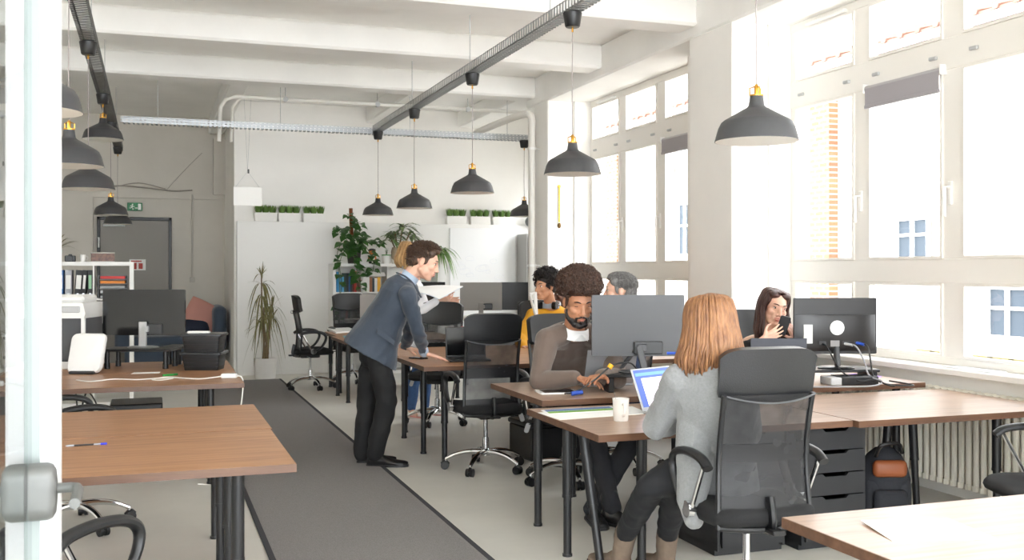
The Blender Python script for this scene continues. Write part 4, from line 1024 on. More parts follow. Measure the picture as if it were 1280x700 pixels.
cord('power_cable', 'white cable hanging down from the corner of the left rear desk', [(.565, 7.55, .735), (.605, 7.53, .728), (.612, 7.50, .66), (.59, 7.46, .5), (.54, 7.42, .3), (.46, 7.38, .02), (.3, 7.4, .006)], .0045, WC, 6)
mk = thing('marker_pen', 'green marker lying beside the white cable loop', 'pen', (.12, 7.86, .728), R(20)); MB().tube([(-.05, 0, 0), (.03, 0, 0)], .007, 8).build('barrel', mat('marker_green', (50, 160, 70), .4), mk); MB().tube([(.03, 0, 0), (.06, 0, 0)], .0075, 8).build('cap', mat('marker_dgreen', (30, 120, 50), .4), mk)
sheet('small white note under the dark monitor riser', [V((-.15, 8.1)), V((.05, 8.08)), V((.06, 8.2)), V((-.13, 8.22))], .72)
pd = thing('pedestal', 'black drawer pedestal under the left rear desk', 'drawers', (-.12, 8.9, 0), 0)
MB().box((0, 0, .22), (.4, .42, .40), 0, .006).build('body', BLACKP, pd)
for z in (.12, .24, .36): MB().box((0, -.215, z), (.38, .012, .105), 0, .003).build('drawer', BLACK, pd)
MB().box((0, 0, .01), (.36, .38, .02)).build('plinth', DGREY, pd)
wbn = thing('waste_bin', 'translucent grey waste bin under the left rear desk', 'bin', (-.34, 8.02, 0)); MB().lathe([(0, 0), (.10, 0), (.125, .30), (.133, .305), (.128, .31), (.12, .30), (.096, .012), (0, .01)], 24).build('bucket', mat('bin_grey', (176, 180, 186), .3), wbn); MB().tube([(.131 * cos(a), .131 * sin(a), .305) for a in [2*pi*k/24 for k in range(24)]], .005, 6, closed=True).build('rim', LGREY, wbn)
cord('cable_bundle', 'black cables hanging under the left rear desk', [(-.55, 8.3, .66), (-.5, 8.1, .35), (-.42, 7.95, .28), (-.36, 8.05, .42), (-.45, 8.1, .6), (-.5, 7.95, .4), (-.55, 8.0, .2), (-.6, 8.1, .01)], .006, BLACKP, 6)
# things on the left bookcase
tcup = thing('cup', 'small white cup on the left bookcase', 'cup', (-.72, 12.14, 1.585)); MB().lathe([(0, 0), (.03, 0), (.034, .08), (.031, .08), (.027, .006), (0, .005)], 18).build('body', CER, tcup); MB().tube(spline([(.032, 0, .06), (.05, 0, .055), (.048, 0, .03), (.031, 0, .02)], 4), .005, 6).build('handle', CER, tcup)
cb = thing('camera', 'small black camera on the left bookcase beside the turquoise pot', 'camera', (-.85, 12.16, 1.585)); MB().box((0, 0, .035), (.11, .05, .07), 0, .008).build('body', BLACKP, cb); MB().tube([(0, -.025, .035), (0, -.075, .035)], .028, 16).build('lens', BLACK, cb); MB().box((0, 0, .075), (.035, .03, .02), 0, .004).build('finder', BLACKP, cb)
wx = thing('wooden_box', 'dark wooden box with a pale rim on the left bookcase', 'box', (-.52, 12.18, 1.585), R(4)); MB().box((0, 0, .05), (.24, .16, .09), 0, .004).build('body', mat('inlaid_wood', (70, 40, 28), .4, col2=(130, 84, 60), vscale=40), wx); MB().box((0, 0, .1), (.25, .17, .014), 0, .003).build('lid', mat('rim_grey', (186, 180, 174), .4), wx); MB().box((0, 0, .004), (.25, .17, .008)).build('plinth', mat('rim_grey', (0, 0, 0)), wx)

# ================================================================ plants
def blades(m, base, n, L, W, rnd_, spread=.5, droop=.5, up=1.0):
    for k in range(n):
        a = rnd_.uniform(0, 2 * pi); q = rnd_.uniform(.1, spread)
        d = V((cos(a) * q, sin(a) * q, up)).normalized(); l = L * rnd_.uniform(.7, 1.1)
        m.leaf(V(base) + V((cos(a), sin(a), 0)) * .006, d, V((0, 0, 1)) if abs(d.z) < .9 else V((cos(a), sin(a), 0)), l, W * rnd_.uniform(.8, 1.2), droop * rnd_.uniform(.5, 1.3) * q)
PW = mat('planter_white', (240, 239, 235), .5)
def planter(loc, lab, group, seed, w=.32):
    r_ = random.Random(seed); t = thing('planter', lab, 'planter', loc, 0, group)
    rg = lambda w_, d_, z: [V((p[0], p[1], z)) for p in rrect(w_, d_, .006, 2)]
    MB().loft([rg(w * .95, .115, 0), rg(w, .13, .118), rg(w, .13, .125), rg(w * .95, .11, .125), rg(w * .93, .10, .10)]).build('trough', PW, t)
    for k in (-1, 0, 1):
        m = MB(); c = V((k * w * .31, 0, .10))
        m.lathe([(0, -.02), (.034, -.02), (.036, .012), (0, .014)], 12, Matrix.Translation(c))
        for i in range(110):
            a = r_.uniform(0, 2 * pi); q = .036 * sqrt(r_.random()); d = V((cos(a) * q * 8, sin(a) * q * 8, 1)).normalized()
            m.leaf(c + V((cos(a) * q, sin(a) * q, .008)), d, V((cos(a), sin(a), .2)), r_.uniform(.09, .15), .0055, .08, 3)
        m.build('grass_tuft', GREEN2, t)
for grp, xs, lab in (('grass planters at the left end of the partition', (332, 361.5, 392), ('leftmost white grass planter, beside the hanging sign', 'middle white grass planter of the left three', 'right-hand white grass planter of the left three, above the climbing plant')),
                ('grass planters at the right end of the partition', (570, 599.5, 627), ('left white grass planter of the three above the whiteboard', 'middle white grass planter of the three above the whiteboard', 'right white grass planter of the three, next to the small lamp'))):
    for k, x in enumerate(xs): planter(atY(x, 278, 14.92) * V((1, 1, 0)).length * 0 + V((atY(x, 278, 14.92).x, 14.92, 2.19)), lab[k], grp, k + len(grp))
# tall tree in a white pot on the floor
pt = thing('potted_tree', 'tall thin potted tree in a ribbed white pot on the floor by the partition', 'plant', (1.47, 14.36, 0))
MB().lathe([(0, 0), (.135, 0), (.14, .02), (.152, .25), (.155, .28), (.14, .28), (.135, .24), (0, .24)], 32).build('pot', mat('pot_white', (232, 230, 226), .5), pt)
MB().lathe([(0, .235), (.136, .24)], 24).build('soil', SOIL, pt)
r_ = random.Random(5); tips = []
m = MB()
for bx_, by_, tx, ty, tz in ((-.03, 0, -.05, .0, 1.42), (.03, .02, .10, .03, 1.10), (.0, -.02, -.02, -.03, .98)):
    pts = spline([(bx_, by_, .22), (bx_ + .015, by_, .5), (lerp(bx_, tx, .6), ty, tz * .7), (tx, ty, tz)], 5); m.tube(pts, [lerp(.017, .009, i / (len(pts) - 1)) for i in range(len(pts))], 8); tips.append(V((tx, ty, tz)))
m.build('stem', STEMM, pt)
for k, tp in enumerate(tips):
    m = MB()
    if k == 0: blades(m, tp, 14, .2, .009, r_, 1.4, .9, .8)
    blades(m, tp - V((0, 0, .12)), 15, .30, .011, r_, 1.2, 2.2, .35)
    blades(m, tp - V((0, 0, .28)), 8, .32, .011, r_, 1.2, 2.6, .2)
    m.build('leaf_tuft', GREEN3, pt)
# pots and plants on the bookcase
ZT = 1.585
def shelfp(px): return atY(px, 329, 14.62)
def pothos():
    p = shelfp(442); t = thing('climbing_plant', 'leafy climbing plant on a moss pole, trailing down beside the bookcase', 'plant', (p.x, 14.6, ZT)); r_ = random.Random(11)
    MB().lathe([(0, 0), (.085, 0), (.105, .17), (.112, .18), (.10, .18), (.095, .15), (0, .15)], 24).build('pot', mat('pot_dark', (54, 50, 48), .5), t)
    pm = MB(); pm.tube([(-.02, 0, .14), (-.035, 0, .5), (-.045, 0, .80)], .027, 12); pm.build('moss_pole', mat('moss_brown', (122, 70, 40), .95, var=.3, vscale=60, bump=.8, bscale=90), t)
    vines = [[(0, -.03, .16), (-.16, -.1, .30), (-.26, -.14, .16), (-.25, -.2, -.1), (-.24, -.22, -.5), (-.25, -.22, -.9), (-.23, -.22, -1.15)],
             [(0, -.03, .16), (-.14, -.14, .2), (-.24, -.2, .0), (-.22, -.24, -.3), (-.27, -.24, -.7), (-.22, -.22, -1.0)],
             [(0, -.03, .16), (.10, -.12, .28), (.2, -.2, .14), (.24, -.24, .0), (.22, -.26, -.12)], [(0, -.03, .16), (-.08, -.05, .4), (-.05, -.06, .6), (-.1, -.04, .72)],
             [(0, -.03, .16), (.12, -.06, .3), (.26, -.08, .34), (.36, -.1, .26)], [(0, -.03, .16), (.04, -.08, .3), (.08, -.14, .38), (.1, -.18, .3)],
             [(0, -.03, .16), (-.12, -.1, .34), (-.2, -.12, .5), (-.26, -.1, .44)], [(0, -.03, .16), (-.02, -.16, .24), (-.04, -.22, .06), (0, -.26, -.12), (.06, -.26, -.34)], [(.02, -.02, .16), (.05, -.04, .4), (.09, -.05, .5), (.03, -.02, .62)]]
    ms = MB(); leaves = MB()
    for vi, vv in enumerate(vines):
        pts = spline(vv, 7); ms.tube(pts, .0045, 5)
        for i in range(2, len(pts), 1):
            if r_.random() > (.55 if vi < 2 and i > 16 else .62): continue
            for rep in range(1 if vi < 2 and i > 16 else 2):
                a = r_.uniform(0, 2 * pi); d = V((cos(a), -abs(sin(a)) - .3, r_.uniform(-.5, .4))).normalized(); L = r_.uniform(.08, .135)
                b = V(pts[i]) + d * .03; x, y, tt = frame_to(d, V((0, -.6, 1))); W = L * .42
                vs = []; fs = []
                for k in range(7):
                    f = k / 6; w = W * [.25, .85, 1, .88, .62, .3, .01][k]; c = b + tt * (L * f) + V((0, 0, -.35 * L * f * f))
                    vs += [c - x * w + y * w * .2, c, c + x * w + y * w * .2]
                for k in range(6): q = 3 * k; fs += [(q, q + 1, q + 4, q + 3), (q + 1, q + 2, q + 5, q + 4)]
                leaves.add(vs, fs)
    ms.build('vine', mat('vine_green', (96, 110, 62), .6), t); leaves.build('foliage', mat('pothos_leaf', (38, 78, 34), .38, col2=(74, 116, 54), vscale=9), t)
pothos()
def dracaena():
    p = shelfp(493); t = thing('house_plant', 'bushy potted plant with broad striped leaves on the bookcase', 'plant', (p.x + .03, 14.5, ZT)); r_ = random.Random(4)
    MB().lathe([(0, 0), (.075, 0), (.10, .08), (.105, .17), (.088, .24), (.075, .24), (.09, .16), (0, .15)], 24).build('pot', mat('pot_stone', (176, 158, 136), .7, var=.1, vscale=20), t)
    st = MB(); lf = MB()
    for (x, y, z) in ((-.05, -.02, .44), (.07, 0, .56), (-.12, -.05, .36), (.16, -.03, .44)):
        st.tube(spline([(x * .1, 0, .15), (x * .6, y, z * .7), (x, y, z)], 5), .011, 8)
        for k in range(15):
            a = r_.uniform(0, 2 * pi); d = V((cos(a), sin(a) - .2, r_.uniform(.0, 1.1))).normalized(); lf.leaf((x, y, z - r_.uniform(0, .06)), d, (0, 0, 1), r_.uniform(.2, .32), .03, r_.uniform(.4, .9), 6)
    st.build('stem', STEMM, t); lf.build('foliage', mat('dracaena_leaf', (60, 92, 46), .45, col2=(128, 148, 92), vscale=26), t)
dracaena()
def spider():
    p = shelfp(545); t = thing('spider_plant', 'spiky arching plant at the right end of the bookcase', 'plant', (p.x, 14.5, ZT)); r_ = random.Random(8)
    MB().lathe([(0, 0), (.07, 0), (.09, .15), (.095, .16), (.08, .16), (.075, .13), (0, .13)], 24).build('pot', PW, t)
    m = MB(); 
    for k in range(60):
        a = r_.uniform(0, 2 * pi); d = V((cos(a) * .8, sin(a) * .8 - .25, r_.uniform(.5, 1.6))).normalized(); m.leaf((0, 0, .14), d, (0, 0, 1), r_.uniform(.34, .58), .014, r_.uniform(.7, 1.5), 8, .3)
    m.build('foliage', mat('spider_leaf', (72, 112, 48), .45, col2=(128, 156, 84), vscale=20), t)
spider()
p = shelfp(481); gp = thing('flower_pot', 'small white pot with a green rim on the bookcase', 'pot', (p.x, 14.52, ZT))
MB().lathe([(0, 0), (.05, 0), (.066, .12), (.06, .12), (.045, .01), (0, .01)], 20).build('pot', PW, gp); MB().lathe([(.066, .118), (.069, .12), (.069, .132), (.06, .132)], 20, closed=True).build('rim', mat('rim_green', (70, 160, 70), .4), gp)
m = MB(); blades(m, (0, 0, .12), 8, .12, .004, random.Random(2), .3, .1); m.build('sprout', GREEN1, gp)
p = shelfp(494); vp = thing('vase', 'plain white vase on the bookcase beside the stone pot', 'vase', (p.x - .02, 14.5, ZT))
MB().lathe([(0, 0), (.05, 0), (.062, .05), (.058, .10), (.045, .13), (.05, .145), (.04, .145), (.05, .06), (0, .02)], 24).build('body', CER, vp, ang=60); MB().lathe([(.043, .143), (.05, .147), (.046, .15)], 20).build('lip', CER, vp)
p = shelfp(463); fg = thing('figurine', 'small orange, white and black toy figure on the bookcase', 'figurine', (p.x, 14.5, ZT))
MB().ell((0, 0, .07), (.05, .042, .07)).build('body', mat('toy_white', (235, 228, 216), .5), fg); MB().ell((0, -.005, .165), (.055, .045, .045)).build('head', mat('toy_orange', (206, 120, 60), .5), fg)
MB().ell((0, .004, .195), (.058, .05, .025)).build('cap', BLACKP, fg)
for sx in (-1, 1): MB().ell((sx * .045, -.01, .07), (.018, .022, .045)).build('arm', mat('toy_orange', (0, 0, 0)), fg); MB().ell((sx * .03, -.02, .018), (.024, .034, .018)).build('foot', BLACKP, fg)
tp = thing('potted_plant', 'dry spiky plant in a turquoise pot on the left bookcase', 'plant', (-1.0, 12.15, 1.585))
MB().lathe([(0, 0), (.055, 0), (.07, .13), (.063, .13), (.055, .11), (0, .11)], 20).build('pot', mat('pot_turquoise', (110, 196, 180), .4), tp)
m = MB(); r_ = random.Random(6)
for k in range(22):
    a = r_.uniform(0, 2 * pi); d = V((cos(a), sin(a) * .6, r_.uniform(.6, 2))).normalized(); m.leaf((0, 0, .11), d, (0, 0, 1), r_.uniform(.25, .42), .012, r_.uniform(.2, .9), 6, .3)
m.build('foliage', GREEN3, tp)
# backpack under the right desk
bg_ = thing('backpack', 'dark backpack with a brown leather flap under the bare right desk', 'bag', (4.12, 4.98, 0), R(-20))
MB().ell((0, 0, .22), (.16, .11, .23)).box((0, 0, .14), (.29, .19, .27), 0, .05, seg=3).build('body', mat('bag_dark', (40, 42, 48), .8, bump=.2, bscale=150), bg_, ang=60); MB().box((.0, -.10, .33), (.2, .05, .10), 0, .03, seg=3).build('flap', mat('leather_brown', (150, 84, 48), .5), bg_, ang=60)
MB().tube(spline([(-.08, -.09, .40), (-.06, -.13, .47), (.04, -.12, .48), (.08, -.08, .42)], 5), .012, 6).build('handle', BLACKP, bg_); MB().box((0, -.12, .13), (.2, .05, .16), 0, .03, seg=3).build('front_pocket', mat('bag_dark', (0, 0, 0)), bg_, ang=60)
# ================================================================ people
def skin_mat(n, c, c2): return mat('skin_' + n, c, .48, col2=c2, vscale=7, sss=.12)
SK_FAIR = skin_mat('fair', (222, 172, 148), (234, 190, 166)); SK_MED = skin_mat('medium', (176, 122, 92), (192, 138, 106)); SK_TAN = skin_mat('tan', (196, 142, 110), (208, 156, 124)); SK_DARK = skin_mat('dark', (98, 62, 48), (112, 74, 58))
LIP_F = mat('lip_rose', (190, 104, 100), .4); LIP_D = mat('lip_brown', (150, 86, 76), .4)
EYEW = mat('eye_white', (232, 228, 222), .2); IRIS = mat('iris_dark', (46, 32, 24), .15)
def hairm(n, c, c2): return mat('hair_' + n, c, .42, col2=c2, vscale=9, stretch=(6, 6, 1), bump=.3, bscale=120)
H_BROWN = hairm('brown', (62, 44, 34), (92, 68, 52)); H_BLACK = hairm('black', (24, 20, 20), (46, 38, 36)); H_AFRO = hairm('afro', (46, 30, 23), (88, 60, 46)); H_BLOND = hairm('strawberry', (104, 66, 42), (170, 122, 82)); H_LBLOND = hairm('blond', (150, 110, 66), (206, 168, 116)); H_DARKB = hairm('dark_brown', (48, 28, 24), (84, 52, 42)); H_GREY = hairm('grey', (86, 84, 84), (140, 138, 136))

def headM(c, fwd, up, s):
    f = V(fwd).normalized(); u = V(up); u = (u - f * u.dot(f)).normalized(); r = f.cross(u)
    M = Matrix.Identity(4)
    for i in range(3): M[i][0] = r[i] * s; M[i][1] = f[i] * s; M[i][2] = u[i] * s; M[i][3] = c[i]
    return M
class HeadB:
    def __init__(s, b, M): s.b = b; s.M = M; s.k = M.to_scale()[0]
    def e(s, c, r): s.b.ell(c, r, s.M, 18, 12)
    def c(s, p0, r0, p1, r1): s.b.cone(s.M @ V(p0), r0 * s.k, s.M @ V(p1), r1 * s.k)
def add_head(b, M, neck_base, fem=False, nr=.056):
    h = HeadB(b, M); q = .93 if fem else 1.0
    h.e((0, -.018, .034), (.075, .096, .083)); h.e((0, .024, -.03), (.060 * q, .066, .083)); h.e((0, .02, .02), (.066, .072, .07))
    h.e((0, .070, -.094), (.024 * q, .020, .019)); h.e((0, .05, -.075), (.042 * q, .036, .034))
    for x in (-1, 1):
        h.c((x * .053 * q, -.002, -.052), .022, (x * .022 * q, .060, -.094), .019)
        h.e((x * .040, .056, -.020), (.026, .025, .024)); h.e((x * .032, .068, .0265), (.021, .017, .008)); h.e((x * .032, .0665, .001), (.018, .014, .0055))
        h.e((x * .077, -.012, .0), (.009, .019, .031)); h.e((x * .0125, .097, -.032), (.0085, .011, .008))
        h.e((x * .045, .03, -.05), (.02, .035, .035))
    h.c((0, .082, .022), .0095, (0, .106, -.024), .0105); h.e((0, .109, -.026), (.0115, .012, .0105)); h.e((0, .080, .034), (.042, .012, .011))
    h.e((0, .078, -.058), (.03, .022, .022)); h.e((0, .096, -.054), (.018, .007, .006)); h.e((0, .095, -.067), (.0165, .007, .006))
    a = M @ V((0, -.022, -.045)); b.limb([a, a.lerp(V(neck_base), .6), V(neck_base)], [nr * h.k * .98, nr * h.k * .95, nr * h.k * 1.15])
def face_parts(o, loc, M, brow, lips, eye_open=True, beard=None, fem=False, lid=None):
    k = M.to_scale()[0]; T = Matrix.Translation(-V(loc)) @ M
    for x in (-1, 1):
        ey = MB().ell((x * .032, .0685, .0125), (.0130, .0130, .0085 if eye_open else .007), T, 14, 10).build('eye', EYEW if eye_open else lid, o, ang=0)
        if eye_open: MB().ell((x * .032, .0785, .0125 if eye_open else .009), (.0062, .005, .0062 if eye_open else .004), T, 12, 8).build('iris', IRIS, ey, ang=0)
        m = MB()
        pts = [V((x * (.014 + .037 * t), .0885 - .016 * t * t, .033 + .006 * sin(pi * t * .9))) for t in (0, .25, .5, .75, 1)]
        m.tube([T @ p for p in pts], [k * q for q in (.003, .0042, .0042, .0034, .0015)], 6); m.build('eyebrow', brow, o)
        m = MB(); pts = [V((x * (.019 + .027 * t), .0830 - .010 * abs(t - .4), .0205 - .006 * abs(t - .5) ** 1.2 - (0 if eye_open else .008))) for t in (0, .25, .5, .75, 1)]
        m.tube([T @ p for p in pts], [k * .0018] * 5, 5); m.build('eyelash', brow, o)
    m = MB()
    m.tube([T @ V((x * .026, .099 - .011 * x * x, -.0555 + .003 * (1 - x * x) - (.0015 if abs(x) < .2 else 0))) for x in (-1, -.6, -.2, 0, .2, .6, 1)], [k * q for q in (.001, .0034, .0045, .004, .0045, .0034, .001)], 8)
    m.tube([T @ V((x * .023, .0985 - .011 * x * x, -.0655 + .002 * x * x)) for x in (-1, -.6, -.2, .2, .6, 1)], [k * q for q in (.001, .0042, .0054, .0054, .0042, .001)], 8)
    m.build('lips', lips, o)
    if beard:
        b = MB(); h = HeadB(b, T)
        for x in (-1, 1):
            h.c((x * .064, .012, -.038), .0085, (x * .056, .030, -.068), .020); h.c((x * .056, .030, -.068), .020, (x * .026, .072, -.098), .022)
            h.c((x * .006, .102, -.0455), .0055, (x * .03, .088, -.056), .0055); h.c((x * .03, .088, -.056), .006, (x * .030, .076, -.084), .012)
        h.e((0, .076, -.104), (.030, .022, .022)); h.e((0, .094, -.080), (.012, .008, .008))
        me = remesh(b, .004, 4, lambda p, n_: noise.noise(p * 160) * .0022); link('beard', me, beard, o, None, 0)
def tufts(m, M, rn, n, zmin, L, r, dirf, R0=(.080, .101, .087), c0=(0, -.018, .036), keep=None):
    k = M.to_scale()[0]
    for i in range(n):
        a = rn.uniform(0, 2 * pi); z = rn.uniform(zmin, 1); q = sqrt(1 - z * z); nrm = V((q * cos(a), q * sin(a), z))
        p = V((c0[0] + R0[0] * nrm.x, c0[1] + R0[1] * nrm.y, c0[2] + R0[2] * nrm.z))
        if keep and not keep(p): continue
        d = (V(dirf(p)) + nrm * .45 + V((rn.uniform(-.3, .3), rn.uniform(-.3, .3), rn.uniform(-.2, .2)))).normalized(); l = L * rn.uniform(.6, 1.2)
        m.tube([M @ (p - nrm * .004), M @ (p + d * l * .5 + nrm * .002), M @ (p + d * l)], [r * k, r * k * .8, r * k * .2], 5)
def hair_short(o, loc, M, hm, seed=1, top=.03, n=700):
    T = Matrix.Translation(-V(loc)) @ M; b = MB(); h = HeadB(b, T); rn = random.Random(seed)
    h.e((0, -.028, .048), (.0805, .099, .078)); h.e((0, -.062, -.002), (.067, .058, .066)); h.e((0, .020, .098), (.060, .062, .020 + top * .4))
    for x in (-1, 1): h.e((x * .0705, .006, .018), (.0085, .022, .034)); h.e((x * .056, .026, .072), (.020, .032, .028))
    me = remesh(b, .005, 4); hb = link('hair', me, hm, o, None, 0)
    m = MB(); keep = lambda p: p.z > .082 or (p.y < .045 - (.085 - p.z) * .6 and not (abs(p.x) > .066 and -.035 < p.y < .012 and p.z < .032))
    df = lambda p: (.25, -.35 if p.z < .09 else .55, -.75 if p.z < .085 else .25)
    tufts(m, T, rn, n * 2, -.3, top * .8, .0026, df, (.0815, .100, .079), (0, -.028, .048), keep)
    tufts(m, T, rn, n * 2, .45, top * .8, .0028, df, (.064, .064, .028 + top * .4), (0, .004, .094), lambda p: p.z > .085)
    tufts(m, T, rn, n // 2, -.75, top * .55, .0024, df, (.068, .059, .067), (0, -.062, -.002), lambda p: p.y < -.055)
    m.build('hair_tuft', hm, hb, ang=0)
def hair_curly(o, loc, M, hm, rads, c, seed, n, r0, fade=True, low=-.5):
    T = Matrix.Translation(-V(loc)) @ M; b = MB(); h = HeadB(b, T); rn = random.Random(seed); k = M.to_scale()[0]
    h.e(c, [q * .93 for q in rads]); h.e((0, -.028, .044), (.079, .098, .078)); h.e((0, -.06, -.002), (.066, .056, .064))
    for x in (-1, 1): h.e((x * .0705, .004, .014), (.008, .02, .036))
    me = remesh(b, .006, 3); hb = link('hair', me, hm, o, None, 0)
    m = MB(); i = 0
    while i < n:
        a = rn.uniform(0, 2 * pi); z = rn.uniform(low, 1); q = sqrt(1 - z * z); nr = V((q * cos(a), q * sin(a), z)); i += 1
        p = V((c[0] + rads[0] * nr.x, c[1] + rads[1] * nr.y, c[2] + rads[2] * nr.z)) * 1.0
        if p.y > .035 and p.z < .098: continue
        # one curl: a small helix
        x, y, t = frame_to(nr + V((rn.uniform(-.6, .6), rn.uniform(-.6, .6), rn.uniform(-.6, .6)))); R_ = r0 * rn.uniform(.7, 1.25); p = p + nr * (rn.uniform(-.3, 1.5) * r0); ph = rn.uniform(0, 6)
        pts = [p - nr * R_ * .8 + t * (R_ * 2.6 * f) + x * (R_ * cos(ph + f * 8)) + y * (R_ * sin(ph + f * 8)) for f in (0, .2, .4, .6, .8, 1)]
        m.tube([T @ g for g in pts], [k * r0 * g for g in (.5, .55, .5, .45, .35, .15)], 5)
    m.build('hair_curl', hm, hb, ang=0)
def hair_long(o, loc, M, hm, drop, seed, n=150, back_only=False, width=1.0, side_front=.0, gap=55, rb=.013):
    # locks run from the parting over the skull and then fall straight down (world down) for "drop" metres below the head centre
    T = Matrix.Translation(-V(loc)) @ M; rn = random.Random(seed); k = M.to_scale()[0]
    b = MB(); h = HeadB(b, T); h.e((0, -.038, .042), (.081, .096, .083)); h.e((0, -.066, -.02), (.066, .052, .085))
    for x in (-1, 1): h.e((x * .068, -.02, .0), (.018, .045, .07)); h.e((x * .038, .026, .090), (.042, .040, .026)); h.e((x * .064, .010, .052), (.017, .036, .05))
    me = remesh(b, .006, 5); hb = link('hair', me, hm, o, None, 0)
    m = MB(); dn = M.to_3x3().inverted() @ V((0, 0, -1)); dn.normalize()
    for i in range(n):
        a = R(rn.uniform(gap, 360 - gap))                    # 0 = face
        az = V((sin(a), cos(a), 0)); side = 1 if az.x >= 0 else -1
        st = V((side * rn.uniform(.002, .012), .066 - .14 * rn.random() * (1 if abs(cos(a)) < .9 else 1), .114))
        mid = V((.084 * az.x * width, -.018 + .104 * az.y, .05)); wid = V((.090 * az.x * width, -.02 + .106 * az.y, -.015 + rn.uniform(-.01, .01)))
        sh = V((.066 * az.x, -.018 + .078 * az.y, .105)); off = rn.uniform(-.002, .012)
        L = drop / k * rn.uniform(.82, 1.05); flare = rn.uniform(.95, 1.18) * width
        if az.y > .1: flare *= .95
        e1 = wid + dn * (L * .4) + V((az.x * .012 * flare, (az.y * .02 + side_front * max(0, 1 - abs(az.y) * 2)), 0)); e2 = wid + dn * (L * .75) + V((az.x * .022 * flare + rn.uniform(-.008, .008), az.y * .02 + side_front * max(0, 1 - abs(az.y) * 2) * 1.4, 0)); e3 = wid + dn * L + V((az.x * .014 + rn.uniform(-.012, .012), rn.uniform(-.01, .01) + side_front * max(0, 1 - abs(az.y) * 2) * 1.4, 0))
        g = V((az.x, az.y, 0)) * off
        pts = spline([st, sh + g, mid + g, wid + g, e1 + g, e2 + g, e3 + g], 3); N = len(pts); r = rb * rn.uniform(.6, 1.1) * k
        m.tube([T @ p for p in pts], [r * (.45 + .55 * min(1, j / N * 3)) * (1 if j < N * .75 else lerp(1, .15, (j - N * .75) / (N * .25))) for j in range(N)], 6, flat=.55)
    m.build('hair_lock', hm, hb, ang=0)
def add_hand(b, wr, d, nrm, thumb, s=1.0, curl=.35, spread=.12, curls=None, thumb_curl=.3):
    d = V(d).normalized(); n = V(nrm); n = (n - d * n.dot(d)).normalized(); t = V(thumb); t = (t - d * t.dot(d) - n * t.dot(n)).normalized(); wr = V(wr); k = s
    # palm: a flattened set of capsules from the wrist to the knuckles
    kn = []
    for off, ln in ((.029, .088), (.010, .094), (-.010, .090), (-.028, .082)):
        p = wr + d * (ln * k) + t * (off * k); kn.append(p); b.cone(wr + d * (.012 * k) + t * (off * .6 * k), .0125 * k, p, .0105 * k, 10)
    b.cone(wr + d * .02 * k + t * .018 * k, .014 * k, wr + d * .06 * k + t * .012 * k, .013 * k, 10)
    b.cone(wr - d * .03 * k, .025 * k, wr + d * .015 * k, .022 * k, 12)
    for i, (L, r) in enumerate(((.072, .0085), (.080, .0088), (.074, .0085), (.058, .0075))):
        p = kn[i]; dd = (d + t * (spread * (1.5 - i) * .6)).normalized(); c = (curls[i] if curls else curl); ang = c * .7
        for j, (fr, rr) in enumerate(((.45, 1), (.32, .9), (.25, .8))):
            e = (dd * cos(ang) + n * sin(ang)).normalized(); q = p + e * (L * fr * k); b.cone(p, r * k * rr, q, r * k * (rr - .1), 9); p = q; ang += c
    p = wr + d * .022 * k + t * .026 * k; e = (d * .62 + t * .72 + n * .15).normalized(); q = p + e * .042 * k; b.cone(p, .0135 * k, q, .0105 * k, 10)
    e2 = (e + d * thumb_curl + n * thumb_curl).normalized(); q2 = q + e2 * .030 * k; b.cone(q, .0105 * k, q2, .0092 * k, 9); e3 = (e2 + d * thumb_curl - t * thumb_curl * .5).normalized(); b.cone(q2, .0092 * k, q2 + e3 * .024 * k, .0075 * k, 9)
def oval(c, r, f, rx, ry, n=20, p=2.4):
    out = []
    for k in range(n):
        a = 2 * pi * k / n; ca, sa = cos(a), sin(a); out.append(V(c) + r * (rx * math.copysign(abs(ca) ** (2 / p), ca)) + f * (ry * math.copysign(abs(sa) ** (2 / p), sa)))
    return out
def add_torso(b, J, inf=0.0, g=1.0, skirt=0.0, rings=None, cap=True):
    rs = (J['shR'] - J['shL']).normalized(); rh = (J['hipR'] - J['hipL']).normalized(); pel, nk = J['pel'], J['neck']; bend = J.get('bend', V((0, 0, 0)))
    prof = rings or [(-.16, .145, .105), (-.05, .172, .122), (.12, .165, .118), (.30, .148, .108), (.50, .160, .116), (.70, .178, .122), (.85, .178, .105), (.94, .12, .08), (1.0, .068, .062)]
    if skirt: prof = [(-.16 - skirt, .185, .135), (-.10, .185, .135)] + prof[2:]
    out = []
    for t, rx, ry in prof:
        tt = max(0, t); c = pel.lerp(nk, t) if t < 0 else pel.lerp(nk, t) + bend * (4 * t * (1 - t)); r = rh.lerp(rs, min(1, tt * 1.3)).normalized()
        tan = (nk - pel) + bend * (4 * (1 - 2 * min(1, max(0, t)))); tan.normalize(); f = tan.cross(r).normalized(); r2 = f.cross(tan).normalized()
        out.append(oval(c, r2, f, rx * g + inf, ry * g + inf))
    b.loft(out, cap)
    for s_ in ('R', 'L'): b.cone(nk.lerp(pel, .12), (.052) * g + inf * .6, J['sh' + s_], .056 * g + inf * .7)
def add_arm(b, J, s, inf=0.0, g=1.0, to_wrist=1.0):
    sh, el, wr = J['sh' + s], J['el' + s], J['wr' + s]; w2 = el.lerp(wr, to_wrist); r2 = lerp(.043, .029, to_wrist)
    b.limb([sh, sh.lerp(el, .45), el, el.lerp(w2, .35), w2], [.057 * g + inf, .050 * g + inf, .041 * g + inf, .043 * g + inf, r2 * g + inf])
def add_leg(b, J, s, inf=0.0, g=1.0, hem=.97):
    hp, kn, an = J['hip' + s], J['kn' + s], J['an' + s]; e = kn.lerp(an, hem)
    b.limb([hp, hp.lerp(kn, .5), kn, kn.lerp(an, .3), e], [.090 * g + inf, .078 * g + inf, .058 * g + inf, .058 * g + inf, .042 * g + inf * 1.2])
